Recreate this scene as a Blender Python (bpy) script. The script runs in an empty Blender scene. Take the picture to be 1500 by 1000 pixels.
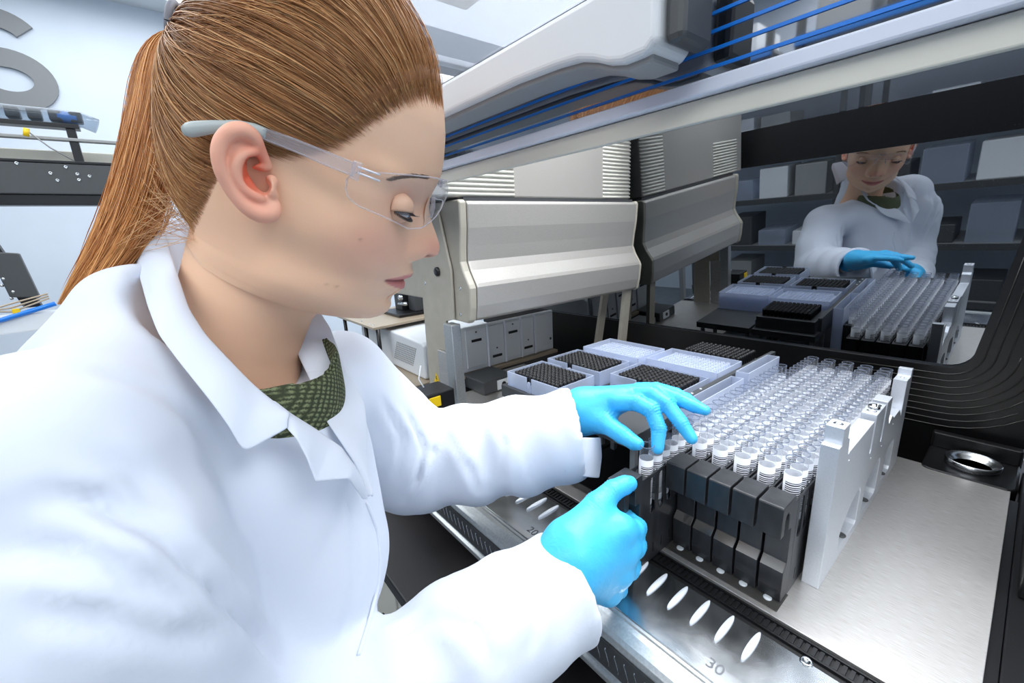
import bpy, bmesh, math, random
import numpy as np
from mathutils import Vector, Matrix
from mathutils.bvhtree import BVHTree
R = math.radians
SC = bpy.context.scene
COL = SC.collection
random.seed(7)
RNG = np.random.default_rng(7)

# ------------------------------------------------------------------ camera
# metres; deck plate is z = 0, X runs along the front rail, Y into the machine
FPX = 622.0
CM = np.array([[0.63413432, 0.77164904, -0.04930942],
               [0.16009133, -0.19341606, -0.96796745],
               [-0.75646839, 0.60592737, -0.24618609]])
_u, _s, _v = np.linalg.svd(CM)
CM = _u @ _v                       # rows: right, down, forward
CAM = np.array([.22631, -.46618, .3910])
cd = bpy.data.cameras.new('camera')
cam = bpy.data.objects.new('camera', cd)
COL.objects.link(cam)
cd.sensor_fit = 'HORIZONTAL'
cd.sensor_width = 36
cd.lens = FPX / 1500 * 36
cd.clip_start = .01
cd.clip_end = 60
mw = Matrix.Identity(4)
for i in range(3):
    mw[i][0] = CM[0][i]
    mw[i][1] = -CM[1][i]
    mw[i][2] = -CM[2][i]
    mw[i][3] = CAM[i]
cam.matrix_world = mw
SC.camera = cam

# ------------------------------------------------------------------ light
w = bpy.data.worlds.new('world')
SC.world = w
w.use_nodes = True
w.node_tree.nodes['Background'].inputs[0].default_value = (.86, .93, 1, 1)
w.node_tree.nodes['Background'].inputs[1].default_value = .6
SC.view_settings.view_transform = 'Standard'
SC.view_settings.look = 'None'
SC.view_settings.gamma = 1
SC.view_settings.use_curve_mapping = False
SC.view_settings.exposure = 0.22
SC.cycles.transparent_max_bounces = 48


def area(name, loc, rot, sx, sy, power, col=(1, 1, 1)):
    l = bpy.data.lights.new(name, 'AREA')
    l.shape = 'RECTANGLE'
    l.size, l.size_y, l.energy, l.color = sx, sy, power, col
    o = bpy.data.objects.new(name, l)
    o.location = loc
    o.rotation_euler = rot
    COL.objects.link(o)
    return o


LIGHTS = [(.9, -1.5, 11, 'behind the photographer'), (-1.2, -1.1, 10, 'over the aisle where the woman stands'), (-1.9, 1.4, 16, 'above the left background'),
          (1.5, .1, 16, 'right of the machine'), (-2.4, -.4, 7, 'added close to the lettered wall'), (-.2, -2.3, 14, 'added over the storage racks'), (-.2, .8, 38, 'straight above the machine')]  # unseen panels; those by the lettered wall and racks are added fill
for x_, y_, p_, _ in LIGHTS:
    area('ceiling_panel_light', (x_, y_, 1.66), (0, 0, 0), 1.15, 1.15, p_, (.95, .98, 1))
# broad fill light added under the hood to brighten the deck
area('deck_fill_light', (-.15, .15, .82), (0, 0, 0), 1.2, .4, 8.0, (.95, .97, 1))

# ------------------------------------------------------------------ helpers


def ray(u, v):
    return CM.T @ np.array([(u - 750) / FPX, (v - 500) / FPX, 1.0])


def W(u, v, d):
    """world point seen at photo position u, v at distance d along the lens axis"""
    return CAM + d * ray(u, v)


def proj(p):
    q = (np.asarray(p) - CAM) @ CM.T
    return np.stack([FPX * q[..., 0] / q[..., 2] + 750, FPX * q[..., 1] / q[..., 2] + 500], -1)


def lin(c):
    c = c / 255
    return c / 12.92 if c <= .04045 else ((c + .055) / 1.055) ** 2.4


def rgb(r, g, b):
    return (lin(r), lin(g), lin(b), 1)


MATS = {}


def mat(name, col, rough=.5, metal=0, spec=.5, **k):
    m = bpy.data.materials.new(name)
    m.use_nodes = True
    b = m.node_tree.nodes['Principled BSDF']
    b.inputs['Base Color'].default_value = col
    b.inputs['Roughness'].default_value = rough
    b.inputs['Metallic'].default_value = metal
    b.inputs['Specular IOR Level'].default_value = spec
    for kk, vv in k.items():
        b.inputs[kk.replace('_', ' ')].default_value = vv
    MATS[name] = m
    return m


def nodes(m):
    nt = m.node_tree
    return nt, nt.nodes, nt.links, nt.nodes['Principled BSDF']


def add_noise(m, c1, c2, scale=20, detail=4, stretch=(1, 1, 1), bump=0, rough=None, obj=True, dist=.001):
    """noise-mixed base colour with optional fine bump"""
    nt, N, L, b = nodes(m)
    tc = N.new('ShaderNodeTexCoord')
    mp = N.new('ShaderNodeMapping')
    mp.inputs['Scale'].default_value = stretch
    L.new(tc.outputs['Object'], mp.inputs[0])
    n = N.new('ShaderNodeTexNoise')
    n.inputs['Scale'].default_value = scale
    n.inputs['Detail'].default_value = detail
    L.new(mp.outputs[0], n.inputs['Vector'])
    cr = N.new('ShaderNodeValToRGB')
    cr.color_ramp.elements[0].color = c1
    cr.color_ramp.elements[1].color = c2
    cr.color_ramp.elements[0].position = .3
    cr.color_ramp.elements[1].position = .7
    L.new(n.outputs[0], cr.inputs[0])
    L.new(cr.outputs[0], b.inputs['Base Color'])
    if bump:
        bp = N.new('ShaderNodeBump')
        bp.inputs['Strength'].default_value = bump
        bp.inputs['Distance'].default_value = dist
        L.new(n.outputs[0], bp.inputs['Height'])
        L.new(bp.outputs[0], b.inputs['Normal'])
    if rough:
        mr = N.new('ShaderNodeMapRange')
        mr.inputs[3].default_value = rough[0]
        mr.inputs[4].default_value = rough[1]
        L.new(n.outputs[0], mr.inputs[0])
        L.new(mr.outputs[0], b.inputs['Roughness'])
    return n


def clear_mat(name, tint, gloss_edge, opac=0.0, diff=(1, 1, 1, 1), edge=.35, rough=.03):
    """thin clear plastic or glass: see-through, brighter reflections at grazing angles, a little body colour"""
    m = bpy.data.materials.new(name)
    m.use_nodes = True
    nt = m.node_tree
    N, L = nt.nodes, nt.links
    N.remove(N['Principled BSDF'])
    out = N['Material Output']
    tr = N.new('ShaderNodeBsdfTransparent')
    tr.inputs[0].default_value = tint
    df = N.new('ShaderNodeBsdfDiffuse')
    df.inputs[0].default_value = diff
    tl = N.new('ShaderNodeBsdfTranslucent')
    tl.inputs[0].default_value = diff
    dm = N.new('ShaderNodeMixShader')
    dm.inputs[0].default_value = .5
    L.new(df.outputs[0], dm.inputs[1])
    L.new(tl.outputs[0], dm.inputs[2])
    mx = N.new('ShaderNodeMixShader')
    lw = N.new('ShaderNodeLayerWeight')
    lw.inputs[0].default_value = edge
    ma = N.new('ShaderNodeMath')
    ma.operation = 'MULTIPLY_ADD'
    ma.inputs[1].default_value = gloss_edge
    ma.inputs[2].default_value = opac
    L.new(lw.outputs['Facing'], ma.inputs[0])
    L.new(ma.outputs[0], mx.inputs[0])
    L.new(tr.outputs[0], mx.inputs[1])
    L.new(dm.outputs[0], mx.inputs[2])
    gl = N.new('ShaderNodeBsdfGlossy')
    gl.inputs['Roughness'].default_value = rough
    lf = N.new('ShaderNodeLayerWeight'); lf.inputs[0].default_value = .5
    pw = N.new('ShaderNodeMath'); pw.operation = 'POWER'; pw.inputs[1].default_value = 4
    L.new(lf.outputs['Facing'], pw.inputs[0])
    mg = N.new('ShaderNodeMath'); mg.operation = 'MULTIPLY_ADD'; mg.inputs[1].default_value = .55; mg.inputs[2].default_value = .035
    L.new(pw.outputs[0], mg.inputs[0])
    m2 = N.new('ShaderNodeMixShader')
    L.new(mg.outputs[0], m2.inputs[0])
    L.new(mx.outputs[0], m2.inputs[1])
    L.new(gl.outputs[0], m2.inputs[2])
    L.new(m2.outputs[0], out.inputs[0])
    MATS[name] = m
    return m


def link(name, me, m=None, parent=None, smooth=None):
    o = bpy.data.objects.new(name, me)
    COL.objects.link(o)
    if m is not None and not me.materials:
        me.materials.append(m)
    if parent is not None:
        o.parent = parent
    if smooth is not None:
        me.polygons.foreach_set('use_smooth', [bool(smooth)] * len(me.polygons))
    return o


def empty(name, loc=(0, 0, 0), rz=0):
    o = bpy.data.objects.new(name, None)
    o.location = loc
    o.rotation_euler = (0, 0, rz)
    o.empty_display_size = .02
    COL.objects.link(o)
    return o


def tag(o, label=None, cat=None, group=None, kind=None):
    if label: o['label'] = label
    if cat: o['category'] = cat
    if group: o['group'] = group
    if kind: o['kind'] = kind
    return o


def pydata(name, V, F):
    me = bpy.data.meshes.new(name)
    me.from_pydata([tuple(map(float, v)) for v in V], [], [tuple(f) for f in F])
    me.update()
    return me


class MB:
    """collects shapes for one mesh"""
    def __init__(s): s.V = []; s.F = []; s.S = []
    def add(s, V, F, smooth=False):
        n = len(s.V)
        s.V += [tuple(map(float, v)) for v in V]
        s.F += [tuple(i + n for i in f) for f in F]
        s.S += [smooth] * len(F)
        return s
    def box(s, x0, x1, y0, y1, z0, z1):
        V = [(x, y, z) for z in (z0, z1) for y in (y0, y1) for x in (x0, x1)]
        return s.add(V, [(0, 2, 3, 1), (4, 5, 7, 6), (0, 1, 5, 4), (2, 6, 7, 3), (0, 4, 6, 2), (1, 3, 7, 5)])
    def obox(s, c, ax, ay, az):
        c, ax, ay, az = map(np.asarray, (c, ax, ay, az))
        V = [c + i * ax + j * ay + k * az for k in (-1, 1) for j in (-1, 1) for i in (-1, 1)]
        return s.add(V, [(0, 2, 3, 1), (4, 5, 7, 6), (0, 1, 5, 4), (2, 6, 7, 3), (0, 4, 6, 2), (1, 3, 7, 5)])
    def prism(s, pts, a0, a1, axis='x'):
        """2D polygon (concave allowed) extruded along an axis"""
        n = len(pts)
        def mk(p, a):
            return {'x': (a, p[0], p[1]), 'y': (p[0], a, p[1]), 'z': (p[0], p[1], a)}[axis]
        V = [mk(p, a0) for p in pts] + [mk(p, a1) for p in pts]
        F = [tuple(range(n)), tuple(range(2 * n - 1, n - 1, -1))]
        F += [(i, (i + 1) % n + 0, (i + 1) % n + n, i + n)[::-1] for i in range(n)]
        return s.add(V, F)
    def lathe(s, prof, seg=16, c=(0, 0, 0), axis='z', smooth=True, cap=False):
        V = []; F = []
        for r, z in prof:
            for k in range(seg):
                a = 2 * math.pi * k / seg
                x, y = r * math.cos(a), r * math.sin(a)
                V.append({'z': (c[0] + x, c[1] + y, c[2] + z), 'x': (c[0] + z, c[1] + x, c[2] + y),
                          'y': (c[0] + x, c[1] + z, c[2] + y)}[axis])
        for i in range(len(prof) - 1):
            for k in range(seg):
                F.append((i * seg + k, i * seg + (k + 1) % seg, (i + 1) * seg + (k + 1) % seg, (i + 1) * seg + k))
        if cap:
            F.append(tuple(range(seg))[::-1]); F.append(tuple(range((len(prof) - 1) * seg, len(prof) * seg)))
        return s.add(V, F, smooth)
    def tube(s, P, r, seg=8, cap=True, flat=1.0):
        P = [np.asarray(p, float) for p in P]
        rr = [r] * len(P) if np.isscalar(r) else r
        V = []; F = []; up = None
        for i, p in enumerate(P):
            t = P[min(i + 1, len(P) - 1)] - P[max(i - 1, 0)]
            t = t / (np.linalg.norm(t) + 1e-12)
            if up is None:
                up = np.array([0, 0, 1.]) if abs(t[2]) < .9 else np.array([1., 0, 0])
            a = np.cross(t, up); a /= np.linalg.norm(a) + 1e-12
            b = np.cross(a, t); up = b
            for k in range(seg):
                th = 2 * math.pi * k / seg
                V.append(p + rr[i] * (math.cos(th) * a * flat + math.sin(th) * b))
        for i in range(len(P) - 1):
            for k in range(seg):
                F.append((i * seg + k, i * seg + (k + 1) % seg, (i + 1) * seg + (k + 1) % seg, (i + 1) * seg + k))
        if cap:
            F.append(tuple(range(seg))[::-1]); F.append(tuple(range((len(P) - 1) * seg, len(P) * seg)))
        return s.add(V, F, True)
    def mesh(s, name):
        me = pydata(name, s.V, s.F)
        me.polygons.foreach_set('use_smooth', s.S)
        bm = bmesh.new(); bm.from_mesh(me)
        bmesh.ops.recalc_face_normals(bm, faces=bm.faces)
        bm.to_mesh(me); bm.free()
        return me
    def build(s, name, m, parent=None, bevel=0, seg=2):
        o = link(name, s.mesh(name), m, parent)
        if bevel: bev(o, bevel, seg)
        return o


def bev(o, wd, seg=2, ang=35):
    md = o.modifiers.new('bevel', 'BEVEL')
    md.width = wd; md.segments = seg; md.limit_method = 'ANGLE'; md.angle_limit = R(ang)
    md.harden_normals = False
    return o


def plate(name, outer, holes, a0, a1, m, parent=None, axis='x', bevel=0):
    """flat plate with holes: outline and holes are 2D point lists in the plane square to the axis"""
    cu = bpy.data.curves.new(name, 'CURVE')
    cu.dimensions = '2D'; cu.fill_mode = 'BOTH'; cu.extrude = abs(a1 - a0) / 2
    for pts in [outer] + list(holes):
        sp = cu.splines.new('POLY'); sp.points.add(len(pts) - 1)
        for i, p in enumerate(pts): sp.points[i].co = (p[0], p[1], 0, 1)
        sp.use_cyclic_u = True
    o = bpy.data.objects.new(name, cu); COL.objects.link(o)
    me = bpy.data.meshes.new_from_object(o.evaluated_get(bpy.context.evaluated_depsgraph_get()))
    bpy.data.objects.remove(o)
    mid = (a0 + a1) / 2
    for v in me.vertices:
        a, b, c = v.co
        v.co = {'x': (mid + c, a, b), 'y': (a, mid - c, b), 'z': (a, b, mid + c)}[axis]
    bm = bmesh.new(); bm.from_mesh(me)
    bmesh.ops.remove_doubles(bm, verts=bm.verts, dist=1e-5)
    bmesh.ops.recalc_face_normals(bm, faces=bm.faces)
    bm.to_mesh(me); bm.free()
    me.name = name
    ob = link(name, me, m, parent, smooth=False)
    if bevel: bev(ob, bevel)
    return ob


def rrect(x0, x1, y0, y1, r, n=5, skip=()):
    P = []
    for cx, cy, a0 in ((x1 - r, y1 - r, 0), (x0 + r, y1 - r, 90), (x0 + r, y0 + r, 180), (x1 - r, y0 + r, 270)):
        for k in range(n + 1):
            a = R(a0 + 90 * k / n); P.append((cx + r * math.cos(a), cy + r * math.sin(a)))
    return P


def smin(a, b, k):
    if k <= 0: return np.minimum(a, b)
    h = np.clip(.5 + .5 * (b - a) / k, 0, 1)
    return b + (a - b) * h - k * h * (1 - h)


def rcone(P, a, b, r1, r2, flat=None):
    """distance to a capsule whose radius runs from r1 to r2; flat=(axis, factor) squashes it"""
    a, b = np.asarray(a, np.float32), np.asarray(b, np.float32)
    if flat is not None:
        ax, f = np.asarray(flat[0], np.float32), flat[1]
        ax = ax / np.linalg.norm(ax)
        mid = (a + b) / 2
        P = P + ((P - mid) @ ax * (1 / f - 1))[..., None] * ax
    ab = b - a; L2 = float(ab @ ab) + 1e-12
    t = np.clip(((P - a) @ ab) / L2, 0, 1)
    d = np.linalg.norm(P - a - t[..., None] * ab, axis=-1)
    r = r1 + (r2 - r1) * t
    return (d - r) * (1 if flat is None else min(1, flat[1]))


def surfnet(fn, lo, hi, h):
    """polygonise fn(P) < 0 on a grid (naive surface nets)"""
    lo = np.asarray(lo, np.float32); hi = np.asarray(hi, np.float32)
    n = np.ceil((hi - lo) / h).astype(int) + 1
    ax = [lo[i] + h * np.arange(n[i], dtype=np.float32) for i in range(3)]
    Fv = np.empty(tuple(n), np.float32)
    for x0 in range(0, n[0], 24):
        G = np.stack(np.meshgrid(ax[0][x0:x0 + 24], ax[1], ax[2], indexing='ij'), -1)
        Fv[x0:x0 + 24] = fn(G)
    ins = Fv < 0
    cnt = np.zeros(tuple(n - 1), np.int8)
    for i in (0, 1):
        for j in (0, 1):
            for k in (0, 1):
                cnt += ins[i:n[0] - 1 + i, j:n[1] - 1 + j, k:n[2] - 1 + k]
    act = (cnt > 0) & (cnt < 8)
    idx = -np.ones(act.shape, np.int64)
    cells = np.argwhere(act)
    idx[act] = np.arange(len(cells))
    acc = np.zeros((len(cells), 3)); num = np.zeros(len(cells))
    cor = [(i, j, k) for i in (0, 1) for j in (0, 1) for k in (0, 1)]
    for a in cor:
        for b in cor:
            if sum(b) - sum(a) == 1 and all(y >= x for x, y in zip(a, b)):
                ca = cells + a; cb = cells + b
                fa = Fv[ca[:, 0], ca[:, 1], ca[:, 2]]; fb = Fv[cb[:, 0], cb[:, 1], cb[:, 2]]
                m = (fa < 0) != (fb < 0)
                t = np.where(m, fa / (fa - fb + 1e-20), 0)
                pos = np.asarray(a) + t[:, None] * (np.asarray(b) - np.asarray(a))
                acc += pos * m[:, None]; num += m
    V = lo + (cells + acc / num[:, None]) * h
    Fc = []
    for d in range(3):
        e1, e2 = [(1, 2), (2, 0), (0, 1)][d]
        sl0 = [slice(None)] * 3; sl1 = [slice(None)] * 3
        sl0[d] = slice(0, -1); sl1[d] = slice(1, None)
        A, B = ins[tuple(sl0)], ins[tuple(sl1)]
        E = np.argwhere(A != B)
        ok = (E[:, e1] > 0) & (E[:, e2] > 0) & (E[:, e1] < n[e1] - 1) & (E[:, e2] < n[e2] - 1)
        E = E[ok]
        q = []
        for o1, o2 in ((-1, -1), (0, -1), (0, 0), (-1, 0)):
            c = E.copy(); c[:, e1] += o1; c[:, e2] += o2
            q.append(idx[c[:, 0], c[:, 1], c[:, 2]])
        Q = np.stack(q, 1)
        flip = ~A[E[:, 0], E[:, 1], E[:, 2]]
        Q[flip] = Q[flip][:, ::-1]
        Fc.append(Q)
    return V, np.concatenate(Fc)


def npmesh(name, V, Q, smooth=True):
    me = bpy.data.meshes.new(name)
    me.vertices.add(len(V)); me.vertices.foreach_set('co', np.asarray(V, np.float32).ravel())
    me.loops.add(Q.size); me.loops.foreach_set('vertex_index', Q.ravel().astype(np.int32))
    me.polygons.add(len(Q)); me.polygons.foreach_set('loop_start', (np.arange(len(Q)) * Q.shape[1]).astype(np.int32))
    me.update(calc_edges=True); me.validate()
    me.polygons.foreach_set('use_smooth', [smooth] * len(me.polygons))
    return me


def laplace(V, Q, it=2, lam=.5):
    n = len(V); V = V.copy()
    E = np.concatenate([Q[:, [0, 1]], Q[:, [1, 2]], Q[:, [2, 3]], Q[:, [3, 0]]])
    deg = np.bincount(E.ravel(), minlength=n)[:, None]
    for _ in range(it):
        S = np.zeros_like(V)
        for c in range(3):
            S[:, c] = np.bincount(E[:, 0], V[E[:, 1], c], n) + np.bincount(E[:, 1], V[E[:, 0], c], n)
        V += lam * (S / np.maximum(deg, 1) - V)
    return V


def vnormals(V, Q):
    a = V[Q[:, 2]] - V[Q[:, 0]]; b = V[Q[:, 3]] - V[Q[:, 1]]
    fn = np.cross(a, b); N = np.zeros_like(V)
    for k in range(4):
        for c in range(3): N[:, c] += np.bincount(Q[:, k], fn[:, c], len(V))
    return N / (np.linalg.norm(N, axis=1, keepdims=True) + 1e-12)


def vcolor(me, cols):
    a = me.color_attributes.new('tone', 'FLOAT_COLOR', 'POINT')
    a.data.foreach_set('color', np.asarray(cols, np.float32).ravel())


def use_vcolor(m, fac=None):
    nt, N, L, b = nodes(m)
    at = N.new('ShaderNodeAttribute'); at.attribute_name = 'tone'
    L.new(at.outputs['Color'], b.inputs['Base Color'])
    return at


def seg_dist(P, A, B):
    ab = B - A; t = np.clip(((P - A) @ ab) / (ab @ ab + 1e-12), 0, 1)
    return np.linalg.norm(P - A - t[:, None] * ab, axis=1), t


def wavy(P, freq, seed):
    g = np.random.default_rng(seed); o = np.zeros(P.shape[:-1])
    for k in range(6):
        d = g.normal(size=3); d /= np.linalg.norm(d)
        f = freq * g.uniform(.6, 1.7)
        o += np.sin(P @ d * f + 1.3 * np.sin(P @ np.roll(d, 1) * f * .7 + g.uniform(0, 6)) + g.uniform(0, 6)) / 6
    return o

# ------------------------------------------------------------------ materials
steel = mat('brushed_steel', rgb(214, 212, 210), .4, .8)
n_ = add_noise(steel, rgb(196, 190, 182), rgb(226, 224, 222), 60, 5, (1.2, 30, 30), .25, (.32, .48), dist=.0004)
rail_steel = mat('rail_steel', rgb(196, 200, 202), .22, 1)
add_noise(rail_steel, rgb(182, 186, 188), rgb(208, 211, 214), 30, 4, (1, 1, 1), .05, (.14, .28), dist=.0004)
alum = mat('anodised_aluminium', rgb(222, 226, 232), .42, .55)
add_noise(alum, rgb(219, 223, 230), rgb(226, 230, 236), 500, 2, (1, 1, 1), .03, dist=.0002)
rail_al = mat('extruded_aluminium', rgb(186, 190, 190), .35, .7)
add_noise(rail_al, rgb(180, 184, 184), rgb(198, 201, 201), 400, 2, (1, 1, 1), .1, dist=.0003)
black = mat('black_plastic', rgb(22, 22, 24), .38)
black_satin = mat('black_satin_metal', rgb(17, 17, 18), .33)
carrier_m = mat('carrier_black', rgb(40, 41, 43), .33)
add_noise(carrier_m, rgb(34, 35, 37), rgb(50, 51, 54), 90, 3, (1, 1, .25), .04, (.28, .4), dist=.0003)
smoke = mat('smoked_plastic', rgb(66, 64, 62), .12, 0, .7)
rubber = mat('black_rubber', rgb(14, 14, 15), .55)
white_pl = mat('white_plastic', rgb(232, 236, 244), .35)
greyw = mat('white_paint', rgb(222, 226, 230), .45)
beige = mat('beige_paint', rgb(176, 170, 155), .42)
add_noise(beige, rgb(172, 166, 151), rgb(180, 174, 160), 40, 3, bump=.02, dist=.0003)
beige_cover = mat('grey_metallic_paint', rgb(178, 174, 167), .36, .25)
add_noise(beige_cover, rgb(174, 170, 163), rgb(184, 180, 173), 700, 2, bump=.05, dist=.0002)
beige_light = mat('beige_light', rgb(206, 204, 192), .45)
grey_d = mat('dark_grey_paint', rgb(70, 72, 74), .4)
grey_m = mat('grey_paint', rgb(150, 152, 152), .4)
tan = mat('tan_metal', rgb(176, 160, 138), .4, .3)
yellow = mat('yellow_plastic', rgb(240, 200, 20), .4)
blue_p = mat('blue_print', rgb(20, 118, 214), .3)
blue_beam = mat('blue_enamel', rgb(20, 110, 190), .35)
wall_m = mat('wall_paint', rgb(214, 224, 236), .6)
add_noise(wall_m, rgb(210, 220, 232), rgb(218, 227, 239), 3, 3)
floor_m = mat('floor_vinyl', rgb(120, 128, 134), .35)
add_noise(floor_m, rgb(108, 116, 122), rgb(134, 142, 148), 6, 5)
ceil_m = mat('ceiling_paint', rgb(225, 228, 230), .7)
bench_m = mat('bench_black', rgb(26, 24, 26), .5)
add_noise(bench_m, rgb(22, 20, 22), rgb(40, 36, 37), 10, 6, bump=.05, rough=(.4, .6))
label_w = mat('label_paper', rgb(244, 246, 250), .5)
sign_grey = mat('sign_grey', rgb(130, 132, 134), .5)
tube_glass = clear_mat('tube_glass', (.985, .988, .995, 1), .5, .0, rgb(232, 237, 248), .2)
rim_glass = clear_mat('rim_glass', (.8, .84, .9, 1), .4, .35, rgb(150, 160, 178), .4)
clear_pl = clear_mat('clear_plastic', (.93, .95, .99, 1), .35, .42, rgb(226, 235, 252), .5)
frost_pl = clear_mat('frosted_plastic', (.93, .95, .99, 1), .25, .55, rgb(232, 239, 253), .5, .2)
tip_pl = clear_mat('tip_plastic', (.94, .96, .99, 1), .4, .45, rgb(232, 239, 253), .5, .15)
cap_m = mat('black_cap', rgb(20, 20, 22), .3)
knit = mat('green_knit', rgb(78, 84, 56), .85)
cloth = mat('coat_cotton', rgb(218, 224, 236), .75, 0, .25)

# tinted window: a coated sheet that mirrors about a quarter of the light
mirror = mat('tinted_mirror_glass', (.27, .285, .30, 1), .012, 1)
nt, N, L, b_ = nodes(mirror)
tc = N.new('ShaderNodeTexCoord')
vo = N.new('ShaderNodeTexNoise'); vo.inputs['Scale'].default_value = 700; vo.inputs['Detail'].default_value = 1
L.new(tc.outputs['Object'], vo.inputs['Vector'])
cr = N.new('ShaderNodeValToRGB')
cr.color_ramp.elements[0].position = .745; cr.color_ramp.elements[0].color = (0, 0, 0, 1)
cr.color_ramp.elements[1].position = .76; cr.color_ramp.elements[1].color = (1, 1, 1, 1)
L.new(vo.outputs[0], cr.inputs[0])
mxr = N.new('ShaderNodeMath'); mxr.operation = 'MULTIPLY_ADD'; mxr.inputs[1].default_value = .12; mxr.inputs[2].default_value = .012
L.new(cr.outputs[0], mxr.inputs[0]); L.new(mxr.outputs[0], b_.inputs['Roughness'])

# front pane: dark printed band that mirrors the room
pane_m = mat('printed_pane_glass', (.42, .42, .43, 1), .03, 1)

# barcode label: white paper, dark rings of bars on the upper third
bar_m = mat('barcode_label', rgb(244, 246, 250), .5)
nt, N, L, b_ = nodes(bar_m)
tc = N.new('ShaderNodeTexCoord')
sx = N.new('ShaderNodeSeparateXYZ'); L.new(tc.outputs['Object'], sx.inputs[0])
cz = N.new('ShaderNodeCombineXYZ'); L.new(sx.outputs['Z'], cz.inputs['X'])
nz = N.new('ShaderNodeTexNoise'); nz.noise_dimensions = '1D'; nz.inputs['Scale'].default_value = 160; nz.inputs['Detail'].default_value = 1
L.new(sx.outputs['Z'], nz.inputs['W'])
ms_ = N.new('ShaderNodeMath'); ms_.operation = 'MULTIPLY_ADD'; ms_.inputs[1].default_value = 430
L.new(sx.outputs['Z'], ms_.inputs[0]); L.new(nz.outputs[0], ms_.inputs[2])
mf_ = N.new('ShaderNodeMath'); mf_.operation = 'FRACT'; L.new(ms_.outputs[0], mf_.inputs[0])
g1 = N.new('ShaderNodeMath'); g1.operation = 'GREATER_THAN'; g1.inputs[1].default_value = .46; L.new(mf_.outputs[0], g1.inputs[0])
g2 = N.new('ShaderNodeMath'); g2.operation = 'LESS_THAN'; g2.inputs[1].default_value = -.0245; L.new(sx.outputs['Z'], g2.inputs[0])
g3 = N.new('ShaderNodeMath'); g3.operation = 'GREATER_THAN'; g3.inputs[1].default_value = -.066; L.new(sx.outputs['Z'], g3.inputs[0])
ax_ = N.new('ShaderNodeMath'); ax_.operation = 'GREATER_THAN'; ax_.inputs[1].default_value = .0005; L.new(sx.outputs['X'], ax_.inputs[0])
pm = N.new('ShaderNodeMath'); pm.operation = 'MULTIPLY'; L.new(g1.outputs[0], pm.inputs[0]); L.new(g2.outputs[0], pm.inputs[1])
p2 = N.new('ShaderNodeMath'); p2.operation = 'MULTIPLY'; L.new(pm.outputs[0], p2.inputs[0]); L.new(g3.outputs[0], p2.inputs[1])
p3 = N.new('ShaderNodeMath'); p3.operation = 'MULTIPLY'; L.new(p2.outputs[0], p3.inputs[0]); L.new(ax_.outputs[0], p3.inputs[1])
mc = N.new('ShaderNodeMix'); mc.data_type = 'RGBA'
mc.inputs[6].default_value = rgb(244, 246, 250); mc.inputs[7].default_value = rgb(26, 22, 30)
L.new(p3.outputs[0], mc.inputs[0]); L.new(mc.outputs[2], b_.inputs['Base Color'])
tlb = N.new('ShaderNodeBsdfTranslucent'); L.new(mc.outputs[2], tlb.inputs[0])
mxb = N.new('ShaderNodeMixShader'); mxb.inputs[0].default_value = .28
L.new(b_.outputs[0], mxb.inputs[1]); L.new(tlb.outputs[0], mxb.inputs[2]); L.new(mxb.outputs[0], N['Material Output'].inputs[0])


def emis(name, col, s):
    m = bpy.data.materials.new(name); m.use_nodes = True
    b = m.node_tree.nodes['Principled BSDF']
    b.inputs['Emission Color'].default_value = col; b.inputs['Emission Strength'].default_value = s
    b.inputs['Base Color'].default_value = col
    return m


lamp_m = emis('lamp_diffuser', (.93, .97, 1, 1), 1.6)
led_m = emis('led_strip', (.9, .95, 1, 1), 3)

# ------------------------------------------------------------------ room
FZ, CZ = -.92, 1.72
X0, X1, Y0, Y1 = -3.2, 2.6, -3.0, 2.6


def struct(name, bx, m):
    return tag(MB().box(*bx).build(name, m), kind='structure')


struct('floor', (X0 - .1, X1 + .1, Y0 - .1, Y1 + .1, FZ - .1, FZ), floor_m)
struct('ceiling', (X0 - .1, X1 + .1, Y0 - .1, Y1 + .1, CZ, CZ + .1), ceil_m)
struct('wall_left', (X0 - .1, X0, Y0, Y1, FZ, CZ), wall_m)
struct('wall_right', (X1, X1 + .1, Y0, Y1, FZ, CZ), wall_m)
struct('wall_back', (X0, X1, Y1, Y1 + .1, FZ, CZ), wall_m)
struct('wall_front', (X0, X1, Y0 - .1, Y0, FZ, CZ), wall_m)
for x, y, _, lb in LIGHTS:
    lb = 'square white ceiling light panel ' + lb
    t = empty('ceiling_light', (x, y, CZ))
    tag(t, lb, 'light')
    h = .6
    MB().box(-h, h, -h, h, -.02, 0).build('housing', greyw, t)
    MB().box(-h + .03, h - .03, -h + .03, h - .03, -.025, -.02).build('diffuser', lamp_m, t)


def text_mesh(name, body, size, depth, m, parent=None):
    cu = bpy.data.curves.new(name, 'FONT')
    cu.body = body; cu.size = size; cu.offset = size * .022 if body == 'S' else 0; cu.extrude = depth; cu.align_x = 'CENTER'; cu.align_y = 'CENTER'
    o = bpy.data.objects.new(name, cu); COL.objects.link(o)
    me = bpy.data.meshes.new_from_object(o.evaluated_get(bpy.context.evaluated_depsgraph_get()))
    bpy.data.objects.remove(o)
    return link(name, me, m, parent)


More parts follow.
